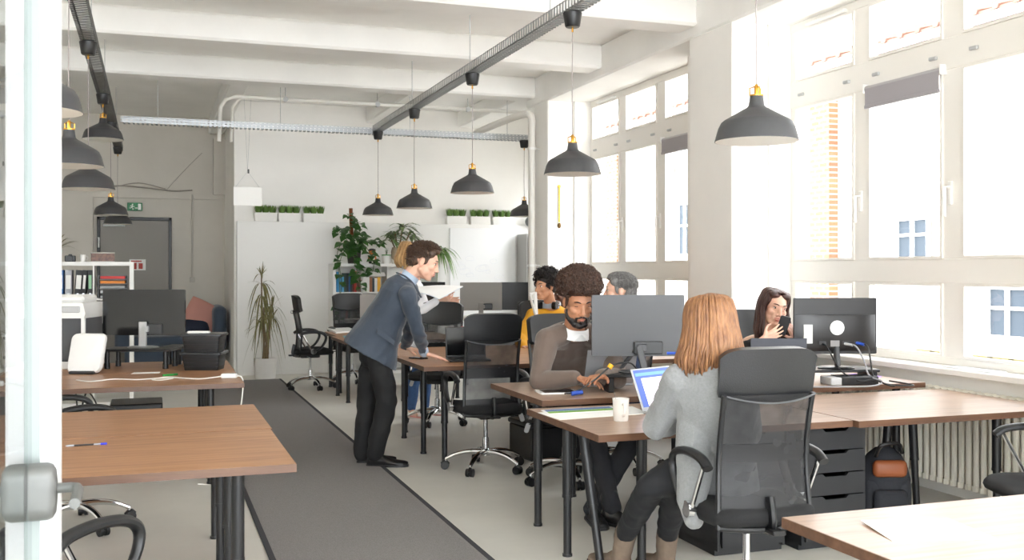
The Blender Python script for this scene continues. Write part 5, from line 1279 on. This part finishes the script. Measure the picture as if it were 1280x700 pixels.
def folds(a1=.005, a2=.003, f1=6, f2=17):
    return lambda p, n: (noise.noise(V((p.x * f1, p.y * f1, p.z * f1 * 1.9))) * a1 + abs(noise.noise(V((p.x * f2, p.y * f2, p.z * f2 * .7 + 3)))) * -a2)
def shoe(o, loc, heel, toe, m, name='shoe', h=.085, sole=BLACK, boot=None, w=.046):
    heel, toe = V(heel), V(toe); d = (toe - heel); L = d.length; d.normalize(); s = V((-d.y, d.x, 0)); b = MB(); rings = []
    for t, ww, hh in ((0, .5, .62), (.05, .78, .9), (.2, .84, 1.0), (.38, .82, .92), (.55, .95, .66), (.75, 1.02, .52), (.9, .86, .46), (1, .4, .3)):
        c = heel + d * (L * t); z0 = .004 + (.006 if t > .9 else 0); q = []
        for k in range(14):
            a = 2 * pi * k / 14; zz = sin(a); q.append(c + s * (w * ww * cos(a) * (1 if zz < 0 else 1 - .35 * zz)) + V((0, 0, z0 + h * hh * (.5 + .5 * zz) if zz > -.3 else z0)))
        rings.append([p - V(loc) for p in q])
    b.loft(rings)
    if boot is not None: b.limb([heel + d * L * .2 + V((0, 0, .06)) - V(loc), V(boot) - V(loc)], [.048, .056])
    me = remesh(b, .006, 4, folds(.003, .002, 14, 30)) if boot is not None else remesh(b, .005, 5)
    sh = link(name, me, m, o, None, 0)
    b = MB(); b.loft([[p for p in [heel + d * (L * t) + s * (w * 1.06 * ww * x) - V(loc) + V((0, 0, z)) for x, z in ((-1, .0), (1, .0), (1, .016), (-1, .016))]] for t, ww in ((-.01, .5), (.05, .8), (.25, .86), (.5, .95), (.75, 1.04), (.92, .85), (1.01, .4))]); b.build('sole', sole, sh)
    return sh
def person(lab, loc, J, hM, skin, fem=False, hands=True, hp=None, voxel=.0055, g=1.0, nr=.056, hs=1.08, name='person', legs=True, smooth=5, tg=.88):
    b = MB(); add_head(b, hM, J['neck'], fem, nr); add_torso(b, J, -.004, g * tg)
    for s in 'RL':
        add_arm(b, J, s, -.003, g); add_leg(b, J, s, -.003, g)
        an = J['an' + s]; to = J['toe' + s]; d = V((to.x - an.x, to.y - an.y, 0)).normalized(); b.limb([an, V((an.x, an.y, .050)) + d * .04, V((an.x, an.y, .032)) + d * .11], [.030, .026, .018])
        hd = (hp or {}).get(s)
        if hd: add_hand(b, J['wr' + s], hd[0], hd[1], hd[2], hs, **(hd[3] if len(hd) > 3 else {}))
        else: add_hand(b, J['wr' + s], J['wr' + s] - J['el' + s], V((0, 0, -1)), (J['sh' + ('L' if s == 'R' else 'R')] - J['sh' + s]), hs)
    me = remesh(b, voxel, smooth); move_mesh(me, loc); o = link(name, me, skin, None, loc, 0)
    tag(o, lab, 'person'); return o
def garment(o, loc, name, m, fn, voxel=.007, it=6, disp=None):
    b = MB(); fn(b); me = remesh(b, voxel, it, disp); move_mesh(me, loc); return link(name, me, m, o, None, 0)
def local(o, loc, name, m, mb, ang=35, parent=None):
    L = V(loc); mb.v = [p - L for p in mb.v]; return mb.build(name, m, parent or o, None, ang)
def legs_seated(J, pel, fwd, right, knee_d=.46, knee_z=.52, foot_d=.42, splay=.1, hipw=.1):
    f, r = V(fwd).normalized(), V(right).normalized()
    for s, q in (('R', 1), ('L', -1)):
        J['hip' + s] = pel + r * (q * hipw) ; k = pel + f * knee_d + r * (q * splay); k.z = knee_z; J['kn' + s] = k
        a = pel + f * foot_d + r * (q * splay); a.z = .09; J['an' + s] = a; J['toe' + s] = a + f * .2

# ---------------------------------------------------------------- A: man in the blue jacket leaning on the desk
def man_jacket():
    P = atD; f = V((.985, -.17, 0)).normalized(); rt = V((f.y, -f.x, 0))          # his right hand side is towards the camera
    J = dict(pel=P(468, 430, 7.84), neck=P(508, 349, 7.80), shR=P(510, 369, 7.61), shL=P(514, 364, 8.0), elR=P(522, 411, 7.72), wrR=P(530, 441, 7.93), elL=P(513, 409, 8.18), wrL=P(507, 434, 8.4),
             knR=P(484, 500, 7.72), anR=P(469, 566, 7.76), knL=P(459, 500, 7.93), anL=P(453, 567, 7.88), bend=V((-.0, 0, .0)))
    J['hipR'] = J['pel'] + rt * .10; J['hipL'] = J['pel'] - rt * .10
    J['toeR'] = J['anR'] + IMR * .2; J['toeL'] = J['anL'] + IMR * .2
    loc = V((J['anR'].x, J['anR'].y, 0)); hf = IMR * .90 + IMF * .06 - UP * .36; M = headM(P(530, 327.5, 7.80), hf, UP + IMR * .4, 1.12)
    dsk = V((.9, -.25, -.12)); hp = {'R': (IMR * .96 - UP * .28, -UP, IMF, dict(curl=.10, spread=.5)), 'L': (IMR * .95 - UP * .25, -UP, -IMF, dict(curl=.1, spread=.4))}
    o = person('man in a blue-grey jacket leaning with both hands on a desk', loc, J, M, SK_FAIR, hp=hp, voxel=.005, hs=1.12)
    face_parts(o, loc, M, H_BROWN, LIP_F); hair_short(o, loc, M, H_BROWN, 3, .028, 800)
    JM = mat('jacket_blue', (55, 65, 79), .72, var=.06, vscale=18, bump=.15, bscale=260, sheen=.2)
    def jk(b):
        rings = []
        for (x, y, d, rx, ry, tilt) in ((462, 445, 7.82, .238, .238, .60), (465, 435, 7.83, .228, .222, .58), (472, 418, 7.83, .200, .185, .52), (481, 400, 7.82, .178, .160, .46), (490, 383, 7.81, .185, .158, .44), (497, 368, 7.80, .192, .150, .46), (502.5, 357, 7.80, .165, .122, .50), (508, 348, 7.80, .082, .080, .55)):
            tan = (UP + IMR * tilt).normalized(); ff = tan.cross(rt).normalized(); rings.append(oval(P(x, y, d), rt, ff * 1.0, rx, ry, 24, 2.3))
        b.loft(rings)
        for s in 'RL':
            b.cone(J['neck'] - UP * .045, .06, J['sh' + s], .070); add_arm(b, J, s, .017, 1.0, .93)
    fo = lambda p, n: folds(.011, .009, 5, 10)(p, n) - .010 * max(0, abs(noise.noise(V((p.x * 7 - p.z * 7, p.y * 4, (p.x + p.z) * 2.5)))) - .1) * 2 + .004 * sin(p.z * 95 + p.x * 20 + 4 * noise.noise(p * 6)) * max(0, min(1, (p.x - 1.86) * 12)) * (1 if p.z < 1.3 else 0)
    j = garment(o, loc, 'jacket', JM, jk, .007, 6, fo)
    # pocket flap, lapel edge and buttons on the near side
    fl = MB(); c0 = [P(471.5, 410, 7.60), P(493, 426, 7.635), P(491.5, 431, 7.63), P(470, 416.5, 7.60)]
    fl.grid(lambda u, v: c0[0].lerp(c0[1], u).lerp(c0[3].lerp(c0[2], u), v) + V((.0, -.02, 0)), 6, 3, None, -.016); local(o, loc, 'pocket_flap', JM, fl, parent=j)
    co = MB(); nk = J['neck']
    co.tube(spline([nk + rt * .02 - IMR * .075 + UP * .05, nk + rt * .075 - IMR * .01 + UP * .02, nk + rt * .07 + IMR * .06 - UP * .05, nk + rt * .06 + IMR * .11 - UP * .14], 6), [.012] * 19, 8, flat=.5); local(o, loc, 'collar', JM, co, parent=j)
    SHM = mat('shirt_pale_blue', (170, 186, 206), .7); sc = MB(); tan = (UP + IMR * .75).normalized(); sc.loft([oval(nk + tan * t + IMR * .012, rt, tan.cross(rt).normalized(), r, r, 20) for t, r in ((-.02, .076), (.03, .071), (.045, .069))]); local(o, loc, 'shirt_collar', SHM, sc)
    cf = MB(); dw = (J['wrR'] - J['elR']).normalized(); cf.cone(J['wrR'] - dw * .03, .040, J['wrR'] - dw * .004, .038); local(o, loc, 'shirt_cuff', SHM, cf)
    def tr(b):
        b.loft([oval(P(469, y, 7.83), rt, f, rx, ry) for y, rx, ry in ((428, .140, .10), (438, .158, .125), (450, .155, .12), (458, .12, .09))])
        for s in 'RL':
            add_leg(b, J, s, .010, .98, 1.0); kn, an = J['kn' + s], J['an' + s]; b.limb([J['hip' + s].lerp(kn, .5), kn, an], [.100, .082, .072])
    garment(o, loc, 'trousers', mat('trousers_black', (15, 15, 17), .8, bump=.15, bscale=200), tr, .008, 5, folds(.009, .008, 6, 12))
    sm = mat('shoe_black', (22, 21, 22), .32)
    h = atZ(459, 582.5, 0); shoe(o, loc, h, h + IMR * .315 - IMF * .02, sm, h=.095); h = atZ(446, 579, 0); shoe(o, loc, h, h + IMR * .30 + IMF * .06, sm, h=.095)
man_jacket()

# ---------------------------------------------------------------- B: woman in white behind him, holding sheets
def woman_white():
    P = atD; f = (IMR * .9 + IMF * .42).normalized(); rt = V((f.y, -f.x, 0))
    nk = P(517, 349, 10.3); pel = P(513, 440, 10.35)
    J = dict(pel=pel, neck=nk, shR=P(521, 362, 10.12), shL=P(521, 360, 10.5), elR=P(522, 391, 10.12), wrR=P(547, 376, 10.12), elL=P(533, 392, 10.5), wrL=P(556, 376, 10.4), bend=V((-.01, 0, 0)))
    J['hipR'] = pel + rt * .1; J['hipL'] = pel - rt * .1
    J['knR'] = P(517, 478, 10.3); J['anR'] = P(514, 513, 10.35); J['knL'] = P(532, 478, 10.5); J['anL'] = P(531, 512, 10.55); J['toeR'] = J['anR'] - IMF * .15 + IMR * .1; J['toeL'] = J['anL'] - IMF * .15 + IMR * .1
    loc = V((J['anR'].x, J['anR'].y, 0)); M = headM(P(514, 319, 10.3), f - UP * .25, UP + IMR * .2, 1.08)
    o = person('blonde woman in a white blouse standing behind the jacket man, holding sheets', loc, J, M, SK_FAIR, True, hp={'R': (IMR - UP * -.15, IMF * .7 + UP * .7, UP, dict(curl=.5)), 'L': (IMR, -IMF, UP, dict(curl=.5))}, voxel=.006)
    face_parts(o, loc, M, H_LBLOND, LIP_F, fem=True); hair_long(o, loc, M, H_LBLOND, .13, 4, 120, gap=50, width=1.05)
    BL = mat('blouse_white', (236, 236, 238), .7)
    def bl(b):
        add_torso(b, J, .012, .95)
        for s in 'RL': add_arm(b, J, s, .016, 1, .9)
    garment(o, loc, 'blouse', BL, bl, .008, 6, folds(.006, .006, 7, 15))
    def tr(b):
        b.loft([oval(pel + UP * t, rt, f, rx, ry) for t, rx, ry in ((-.12, .11, .08), (-.03, .165, .125), (.05, .16, .115), (.10, .14, .1))])
        for s in 'RL': add_leg(b, J, s, .006, .95, .9)
    garment(o, loc, 'jeans', mat('denim_blue', (66, 96, 142), .85, var=.15, vscale=20), tr, .008, 5, folds(.004, .003, 8, 18))
    for s, q in (('R', 0), ('L', 1)):
        h = V((J['an' + s].x, J['an' + s].y, 0)) + IMF * .04; shoe(o, loc, h, h - IMF * .16 + IMR * .19, mat('sneaker_white', (236, 230, 226), .5), 'shoe', .075, mat('sole_pink', (226, 170, 160), .6))
    # the sheets she holds (lie in her hands)
    c = P(553, 364.5, 10.05); t = thing('paper_sheet', 'large white sheets held up by the woman in white', 'paper', c)
    a = [P(524, 359, 10.05), P(579, 358.5, 10.2), P(549, 374.5, 9.95), P(520, 366, 9.9)]
    for k in range(2): MB().grid(lambda u, v: a[0].lerp(a[1], u).lerp(a[3].lerp(a[2], u), v) - c + V((0, 0, .006 * k + .012 * sin(pi * u))), 10, 6, None, .0015).build('sheet', PAPER if k else mat('paper_blueish', (216, 226, 238), .7), t)
woman_white()

# ---------------------------------------------------------------- C: man in the yellow sweater
def man_yellow():
    P = atD; f = (-IMF * .85 - IMR * .5).normalized(); rt = V((f.y, -f.x, 0)); nk = P(689, 384, 10.06); pel = P(694, 452, 10.25)
    J = dict(pel=pel, neck=nk, shR=P(667, 395, 9.98), shL=P(711, 394, 10.12), elR=P(651, 424, 9.72), wrR=P(652, 433.5, 9.5), elL=P(718, 428, 9.85), wrL=P(700, 433, 9.5), bend=V((0, .03, 0)))
    legs_seated(J, pel, f, rt); loc = V((pel.x, pel.y, 0)); M = headM(P(681.5, 359, 9.98), -IMR * .78 - IMF * .6 - UP * .05, UP, 1.07)
    o = person('young man in a yellow sweater looking left, headphones round his neck', loc, J, M, SK_TAN, hp={'R': (IMR * .9 - IMF * .3, -UP, -IMF, dict(curl=.4)), 'L': (-IMR - IMF * .3, -UP, IMF, dict(curl=.3))}, voxel=.0055)
    face_parts(o, loc, M, H_BLACK, LIP_D); hair_curly(o, loc, M, H_BLACK, (.098, .110, .092), (0, -.026, .070), 5, 800, .0125)
    YM = mat('sweater_yellow', (222, 162, 40), .85, bump=.3, bscale=180)
    def sw(b):
        add_torso(b, J, .022, 1.0)
        for s in 'RL': add_arm(b, J, s, .022, 1, .92)
    garment(o, loc, 'sweater', YM, sw, .008, 6, folds(.007, .006, 6, 13))
    cl = MB(); cl.loft([oval(nk + UP * t + f * .012, rt, f, r, r * .9) for t, r in ((-.01, .086), (.03, .080), (.04, .072))]); local(o, loc, 'shirt_collar', mat('shirt_grey_blue', (170, 182, 196), .7), cl)
    def tr(b):
        add_torso(b, J, .008, 1, rings=[(-.2, .12, .09), (-.05, .172, .125), (.1, .168, .12), (.16, .15, .11)])
        for s in 'RL': add_leg(b, J, s, .008)
    garment(o, loc, 'trousers', mat('trousers_dark', (44, 46, 52), .85), tr, .01, 5)
    for s in 'RL': h = V((J['an' + s].x, J['an' + s].y, 0)) - f * .05; shoe(o, loc, h, h + f * .28, mat('sneaker_grey', (120, 120, 120), .6))
    hp_ = thing('headphones', 'black and silver headphones round the neck of the man in yellow', 'headphones', nk)
    c = nk + f * .03 + UP * .02; m = MB(); m.tube([c - nk + rt * (.105 * cos(a)) - f * (.10 * sin(a)) + UP * (.035 * sin(a)) for a in [pi * k / 14 for k in range(15)]], .008, 8, flat=1.6); m.build('band', LGREY, hp_)
    for q in (-1, 1):
        e = c - nk + rt * (q * .085) + f * .055; m = MB(); m.tube([e - rt * .018, e + rt * .018], .038, 18); cu = m.build('ear_cup', BLACKP, hp_); m = MB(); m.tube([e + rt * (q * .018), e + rt * (q * .024)], .03, 16); m.build('cap', DGREY, cu)
    c = P(664, 381, 9.7); t = thing('desk_stand', 'slim white upright stand in front of the man in yellow', 'stand', V((c.x, c.y - .35, .77)))
    tp_ = P(663.5, 366, 9.3) - t.location; MB().tube([(0, 0, .01), tp_ + V((-.01, 0, -.02))], .011, 8, flat=1.8).build('stem', WHITEP, t); MB().tube([tp_ + V((-.01, 0, -.02)), tp_ + V((.05, .02, -.0)), tp_ + V((.06, .02, -.20))], .012, 8, flat=1.8).build('arm', WHITEP, t); MB().lathe([(0, 0), (.06, 0), (.06, .012), (0, .016)], 20).build('base', WHITEP, t)
man_yellow()

# ---------------------------------------------------------------- D: man behind the yellow sweater
def man_back():
    P = atD; f = (-IMR * .9 - IMF * .25).normalized(); rt = V((f.y, -f.x, 0)); nk = P(708, 390, 11.0); pel = P(712, 444, 11.05)
    J = dict(pel=pel, neck=nk, shR=nk + rt * .19 - UP * .06, shL=nk - rt * .19 - UP * .06, bend=V((0, 0, 0))); 
    for s in 'RL': J['el' + s] = J['sh' + s] - UP * .27 + f * .06; J['wr' + s] = J['el' + s] + f * .24 - UP * .02
    legs_seated(J, pel, f, rt); loc = V((pel.x, pel.y, 0)); M = headM(P(704, 368, 11.0), f - UP * .12, UP, 1.06)
    o = person('man with cropped hair in profile behind the yellow sweater', loc, J, M, SK_DARK, voxel=.007)
    face_parts(o, loc, M, H_BLACK, LIP_D); hair_short(o, loc, M, H_BLACK, 9, .006, 200)
    def sw(b):
        add_torso(b, J, .014, 1.0)
        for s in 'RL': add_arm(b, J, s, .014, 1, .92)
    garment(o, loc, 'shirt', mat('shirt_olive', (108, 108, 84), .85), sw, .01, 5, folds())
    def tr(b):
        add_torso(b, J, .008, 1, rings=[(-.2, .12, .09), (-.05, .172, .125), (.1, .168, .12), (.16, .15, .11)])
        for s in 'RL': add_leg(b, J, s, .008)
    garment(o, loc, 'trousers', mat('trousers_dark', (0, 0, 0)), tr, .01, 5)
    for s in 'RL': h = V((J['an' + s].x, J['an' + s].y, 0)) - f * .05; shoe(o, loc, h, h + f * .28, mat('sneaker_grey', (0, 0, 0)))
man_back()

# ---------------------------------------------------------------- E: bearded man in the brown sweater
def man_brown():
    P = atD; f = V((.06, -1, 0)).normalized(); rt = V((f.y, -f.x, 0))
    nk = P(717, 414, 6.58); pel = V((2.80, 6.74, .60))
    J = dict(pel=pel, neck=nk, shR=P(684, 425, 6.50), shL=P(758, 424, 6.62), elR=P(674, 476, 6.36), wrR=P(720, 472, 6.24), elL=P(772, 474, 6.35), wrL=P(752, 470, 6.2), bend=V((0, .05, .02)))
    J['hipR'] = pel + rt * .1; J['hipL'] = pel - rt * .1
    J['knR'] = P(742, 545, 6.25); J['knL'] = P(792, 548, 6.25); J['anR'] = P(765, 632, 5.98); J['anL'] = P(741, 634, 6.06); J['toeR'] = J['anR'] + V((.1, -.2, 0)); J['toeL'] = J['anL'] + V((-.03, -.2, 0))
    loc = V((pel.x, pel.y, 0)); M = headM(P(722.5, 378.5, 6.42), -IMF * .88 + IMR * .24 - UP * .36, UP * 1 + IMR * .03 - IMF * .1, 1.13)
    o = person('bearded man with an afro in a brown sweater working at the raised desk', loc, J, M, SK_MED, hp={'R': (IMR * .9 - IMF * .25 - UP * .12, -UP, -IMF, dict(curl=.35)), 'L': (-IMR * .5 - IMF * .8, -UP, IMR, dict(curl=.3))}, voxel=.0042, hs=1.1, nr=.058, smooth=6)
    face_parts(o, loc, M, H_BLACK, mat('lip_tan', (176, 104, 90), .4), False, H_BLACK, lid=SK_MED)
    hair_curly(o, loc, M, H_AFRO, (.112, .112, .088), (0, -.022, .108), 12, 2200, .0085, low=-.6)
    BM = mat('sweater_brown', (106, 91, 82), .88, var=.05, vscale=20, bump=.3, bscale=260, sheen=.25)
    def sw(b):
        add_torso(b, J, .024, 1.03)
        for s in 'RL': add_arm(b, J, s, .019, 1.06, .93)
        b.cone(J['shR'], .078, J['shR'].lerp(nk, .5), .075); b.cone(J['shL'], .078, J['shL'].lerp(nk, .5), .075)
    garment(o, loc, 'sweater', BM, sw, .007, 7, lambda p, n: folds(.007, .006, 5, 12)(p, n))
    cm = mat('collar_white', (240, 240, 240), .65); fr = (f * .9 + IMR * .1).normalized(); tan = (UP * .85 + f * .35).normalized(); ff = tan.cross(rt).normalized()
    cl = MB(); c = nk + f * .012 - UP * .012
    cl.loft([oval(c + tan * t, rt, ff, r, r * .93, 28) for t, r in ((-.012, .104), (.018, .096), (.044, .084), (.050, .078), (.03, .074))], False); local(o, loc, 'shirt_collar', cm, cl, ang=60)
    pt_ = MB()
    for q in (-1, 1):
        a = c + ff * .088 + tan * .012; pt_.add([a + rt * (q * .004) + tan * .02, a + rt * (q * .07) + tan * .012 - ff * .03, a + rt * (q * .05) - tan * .022 + ff * .010, a + rt * (q * .004) + tan * .02 + ff * .006, a + rt * (q * .07) + tan * .012 - ff * .024, a + rt * (q * .05) - tan * .022 + ff * .016], [(0, 1, 2), (5, 4, 3), (0, 3, 4, 1), (1, 4, 5, 2), (2, 5, 3, 0)])
    local(o, loc, 'collar_point', cm, pt_)
    def tr(b):
        add_torso(b, J, .008, 1, rings=[(-.2, .12, .09), (-.05, .172, .125), (.1, .168, .12), (.16, .15, .11)])
        for s in 'RL': add_leg(b, J, s, .010, 1, 1.02)
    garment(o, loc, 'trousers', mat('jeans_charcoal', (34, 35, 40), .85, var=.12, vscale=24), tr, .008, 5, folds(.006, .005, 8, 16))
    sm = mat('boot_black', (26, 26, 28), .4)
    for s in 'RL': d = V((J['toe' + s].x - J['an' + s].x, J['toe' + s].y - J['an' + s].y, 0)).normalized(); h = V((J['an' + s].x, J['an' + s].y, 0)) - d * .07; shoe(o, loc, h, h + d * .30, sm, 'boot', .10, boot=J['an' + s].lerp(J['kn' + s], .14))
man_brown()

# ---------------------------------------------------------------- F: grey-haired man in profile
def man_grey():
    P = atD; f = (-IMR * .97 + IMF * .12).normalized(); rt = V((f.y, -f.x, 0)); nk = P(783, 392, 7.52); pel = V((nk.x + .03, nk.y + .02, .60))
    J = dict(pel=pel, neck=nk, shR=nk + rt * .2 - UP * .06, shL=nk - rt * .2 - UP * .06, bend=V((0, 0, 0)))
    for s in 'RL': J['el' + s] = J['sh' + s] - UP * .30 + f * .04; J['wr' + s] = J['el' + s] + f * .24 + UP * .03
    legs_seated(J, pel, V((-.6, .8, 0)), V((.8, .6, 0))); loc = V((pel.x, pel.y, 0)); M = headM(P(774, 364.5, 7.5), f - UP * .05, UP, 1.07)
    o = person('grey-haired man in profile behind the big grey monitor', loc, J, M, SK_FAIR, voxel=.006)
    face_parts(o, loc, M, H_GREY, LIP_F); hair_short(o, loc, M, H_GREY, 21, .016, 1100)
    def sw(b):
        add_torso(b, J, .016, 1.0)
        for s in 'RL': add_arm(b, J, s, .016, 1, .92)
    garment(o, loc, 'shirt', mat('shirt_navy', (44, 56, 84), .85), sw, .01, 5, folds())
    def tr(b):
        add_torso(b, J, .008, 1, rings=[(-.2, .12, .09), (-.05, .172, .125), (.1, .168, .12), (.16, .15, .11)])
        for s in 'RL': add_leg(b, J, s, .008)
    garment(o, loc, 'trousers', mat('trousers_dark', (0, 0, 0)), tr, .01, 5)
    for s in 'RL': lf = V((-.6, .8, 0)); h = V((J['an' + s].x, J['an' + s].y, 0)) - lf * .05; shoe(o, loc, h, h + lf * .28, mat('sneaker_grey', (0, 0, 0)))
man_grey()

# ---------------------------------------------------------------- G: red-haired woman in the grey cardigan
def woman_red():
    P = atD; f = (IMF * .98 - IMR * .12); f = V((f.x, f.y, 0)).normalized(); rt = V((f.y, -f.x, 0))
    nk = P(882, 449, 4.36); pel = V((2.40, 4.02, .60))
    J = dict(pel=pel, neck=nk, shL=P(848, 475, 4.40), shR=P(920, 470, 4.26), elL=P(820, 533, 4.58), wrL=P(858, 522, 4.80), elR=P(935, 540, 4.5), wrR=P(890, 522, 4.8), bend=V((0, -.05, 0)))
    J['hipR'] = pel + rt * .1; J['hipL'] = pel - rt * .1
    J['knL'] = P(815, 606, 4.62); J['knR'] = P(846, 607, 4.62); J['anL'] = atZ(779, 712, 0) + V((0, 0, .16)); J['anR'] = atZ(833, 714, 0) + V((0, 0, .16))
    J['toeL'] = atZ(744, 703, 0); J['toeR'] = atZ(808, 704, 0)
    loc = V((pel.x, pel.y, 0)); M = headM(P(886, 407, 4.42), f - UP * .18, UP + f * .1, 1.10)
    o = person('woman with long red hair in a grey cardigan, seen from behind in the big chair', loc, J, M, SK_FAIR, True, hp={'L': (f * .8 + rt * .4 - UP * .2, -UP, rt, dict(curl=.3)), 'R': (f * .8 - rt * .4 - UP * .2, -UP, -rt, dict(curl=.3))}, voxel=.005)
    face_parts(o, loc, M, H_BLOND, LIP_F, fem=True); hair_long(o, loc, M, H_BLOND, .20, 6, 800, gap=35, width=1.06, rb=.0065)
    GM = mat('cardigan_grey', (134, 135, 136), .92, var=.10, vscale=90, bump=.3, bscale=240, sheen=.3)
    def sw(b):
        add_torso(b, J, .022, .93, .04)
        for s in 'RL': add_arm(b, J, s, .021, 1.02, .95)
        b.limb([P(872, 520, 4.42), P(868, 580, 4.42), P(864, 622, 4.38), P(868, 650, 4.34)], [.09, .085, .07, .04])
    garment(o, loc, 'cardigan', GM, sw, .0065, 6, lambda p, n: folds(.009, .009, 5.5, 11)(p, n))
    def tr(b):
        add_torso(b, J, .008, 1, rings=[(-.2, .12, .09), (-.05, .172, .125), (.1, .168, .12), (.16, .15, .11)])
        for s in 'RL': add_leg(b, J, s, .010, .98, .98)
    garment(o, loc, 'trousers', mat('trousers_anthracite', (26, 27, 31), .85), tr, .008, 5, folds(.007, .006, 8, 15))
    BT = mat('boot_suede', (120, 104, 90), .9, var=.12, vscale=30, bump=.2, bscale=150)
    for s, (hx, hy, tx, ty) in (('L', (786, 716, 744, 703)), ('R', (840, 718, 808, 704))):
        h, t_ = atZ(hx, hy, 0), atZ(tx, ty, 0); d = (t_ - h).normalized(); shoe(o, loc, h, h + d * .27, BT, 'boot', .10, mat('sole_brown', (70, 54, 42), .8), boot=J['an' + s].lerp(J['kn' + s], .10), w=.05)
woman_red()

# ---------------------------------------------------------------- H: woman looking at her phone
def woman_phone():
    P = atD; f = (-IMF * .95 + IMR * .2).normalized(); f.z = 0; rt = V((f.y, -f.x, 0)); nk = P(957, 425, 7.28); pel = V((4.40, 6.86, .60))
    J = dict(pel=pel, neck=nk, shR=P(934, 437, 7.26), shL=P(996, 436, 7.34), elR=P(940, 466, 7.0), wrR=P(955, 424, 6.74), elL=P(1004, 468, 7.05), wrL=P(995, 425, 6.88), bend=V((.02, .08, .02)))
    legs_seated(J, pel, f, rt, .42, .52, .40); loc = V((pel.x, pel.y, 0)); M = headM(P(968, 384, 7.22), -IMF * .90 + IMR * .16 - UP * .22, UP + IMR * .18, 1.06)
    o = person('dark-haired woman in a black top looking at the phone in her hands', loc, J, M, SK_FAIR, True, hp={'R': (IMR * .82 + UP * .42, IMF, UP * .8 - IMR * .2 + IMF * .6, dict(curl=.3, spread=.2, thumb_curl=.8)), 'L': (-IMR * .35 + UP * .85 - IMF * .1, IMF * .7 - IMR * .5, -IMR, dict(curl=.6))}, voxel=.0042, nr=.050, smooth=5, hs=.93)
    face_parts(o, loc, M, H_DARKB, LIP_F, True, fem=True); hair_long(o, loc, M, H_DARKB, .27, 14, 190, gap=62, width=1.0, side_front=.03, rb=.011)
    def sw(b): 
        add_torso(b, J, .012, .92, rings=[(-.16, .145, .105), (-.05, .172, .122), (.12, .165, .118), (.30, .148, .108), (.50, .160, .116), (.70, .172, .122), (.80, .155, .095)])
        for s in 'RL': b.limb([J['sh' + s], J['sh' + s].lerp(J['el' + s], .45)], [.070, .062]); b.cone(J['sh' + s], .062, J['sh' + s].lerp(nk, .4) - f * .02, .056)
    garment(o, loc, 'top', mat('top_black', (26, 25, 28), .85), sw, .007, 5, folds(.004, .003))
    def tr(b):
        add_torso(b, J, .008, 1, rings=[(-.2, .12, .09), (-.05, .172, .125), (.1, .168, .12), (.16, .15, .11)])
        for s in 'RL': add_leg(b, J, s, .008)
    garment(o, loc, 'trousers', mat('trousers_dark', (0, 0, 0)), tr, .01, 5)
    for s in 'RL': h = V((J['an' + s].x, J['an' + s].y, 0)) - f * .05; shoe(o, loc, h, h + f * .27, mat('sneaker_grey', (0, 0, 0)))
    c = P(979, 407, 6.80); t = thing('phone', 'black phone held up by the dark-haired woman', 'phone', c)
    up = (UP * .93 + IMR * .26 - IMF * .18).normalized(); r = IMR.copy(); n_ = r.cross(up).normalized(); r = up.cross(n_); Mx = Matrix(((r.x, n_.x, up.x, 0), (r.y, n_.y, up.y, 0), (r.z, n_.z, up.z, 0), (0, 0, 0, 1)))
    MB().prism(rrect(.070, .132, .011, 4), -.0045, .0045, Mx @ Matrix.Rotation(R(90), 4, 'X')).build('body', BLACKP, t)
    MB().tube([(-.02, -.0, .048), (-.02, -.0065, .048)], .007, 12, M=Mx).build('lens', BLACKG, t)
woman_phone()
SKY = 6.0; SUN = 0.0; EXPO = 0.93
# ================================================================ light
w = bpy.data.worlds.new('sky'); scene.world = w; w.use_nodes = True
bg = w.node_tree.nodes['Background']; bg.inputs[0].default_value = (.92, .96, 1.0, 1); bg.inputs[1].default_value = SKY
sd = bpy.data.lights.new('sun', 'SUN'); sd.energy = SUN; sd.angle = R(6); sd.color = (1, .96, .9)
so = bpy.data.objects.new('sun', sd); COL.objects.link(so); so.rotation_euler = V((1.0, .35, -1.25)).to_track_quat('-Z', 'Y').to_euler(); so.location = (-10, -5, 14)
for n, (a, b) in enumerate(OPEN + [(13.0, 14.75)]):
    pl = bpy.data.lights.new('window_portal', 'AREA'); pl.shape = 'RECTANGLE'; pl.size = b - a; pl.size_y = 2.7; pl.cycles.is_portal = True
    po = bpy.data.objects.new('window_portal', pl); COL.objects.link(po); po.location = (5.3 if a < 12 else 5.97, (a + b) / 2, 2.2)
    po.rotation_euler = V((-1, 0, 0)).to_track_quat('-Z', 'Z').to_euler()
scene.view_settings.view_transform = 'Standard'; scene.view_settings.look = 'None'; scene.view_settings.gamma = 1
scene.view_settings.exposure = EXPO; scene.view_settings.use_curve_mapping = False
cy = scene.cycles; cy.use_denoising = True; cy.max_bounces = 10; cy.diffuse_bounces = 9; cy.glossy_bounces = 4; cy.transparent_max_bounces = 24; cy.transmission_bounces = 6
cy.caustics_reflective = False; cy.caustics_refractive = False; cy.sample_clamp_indirect = 8; cy.blur_glossy = .5
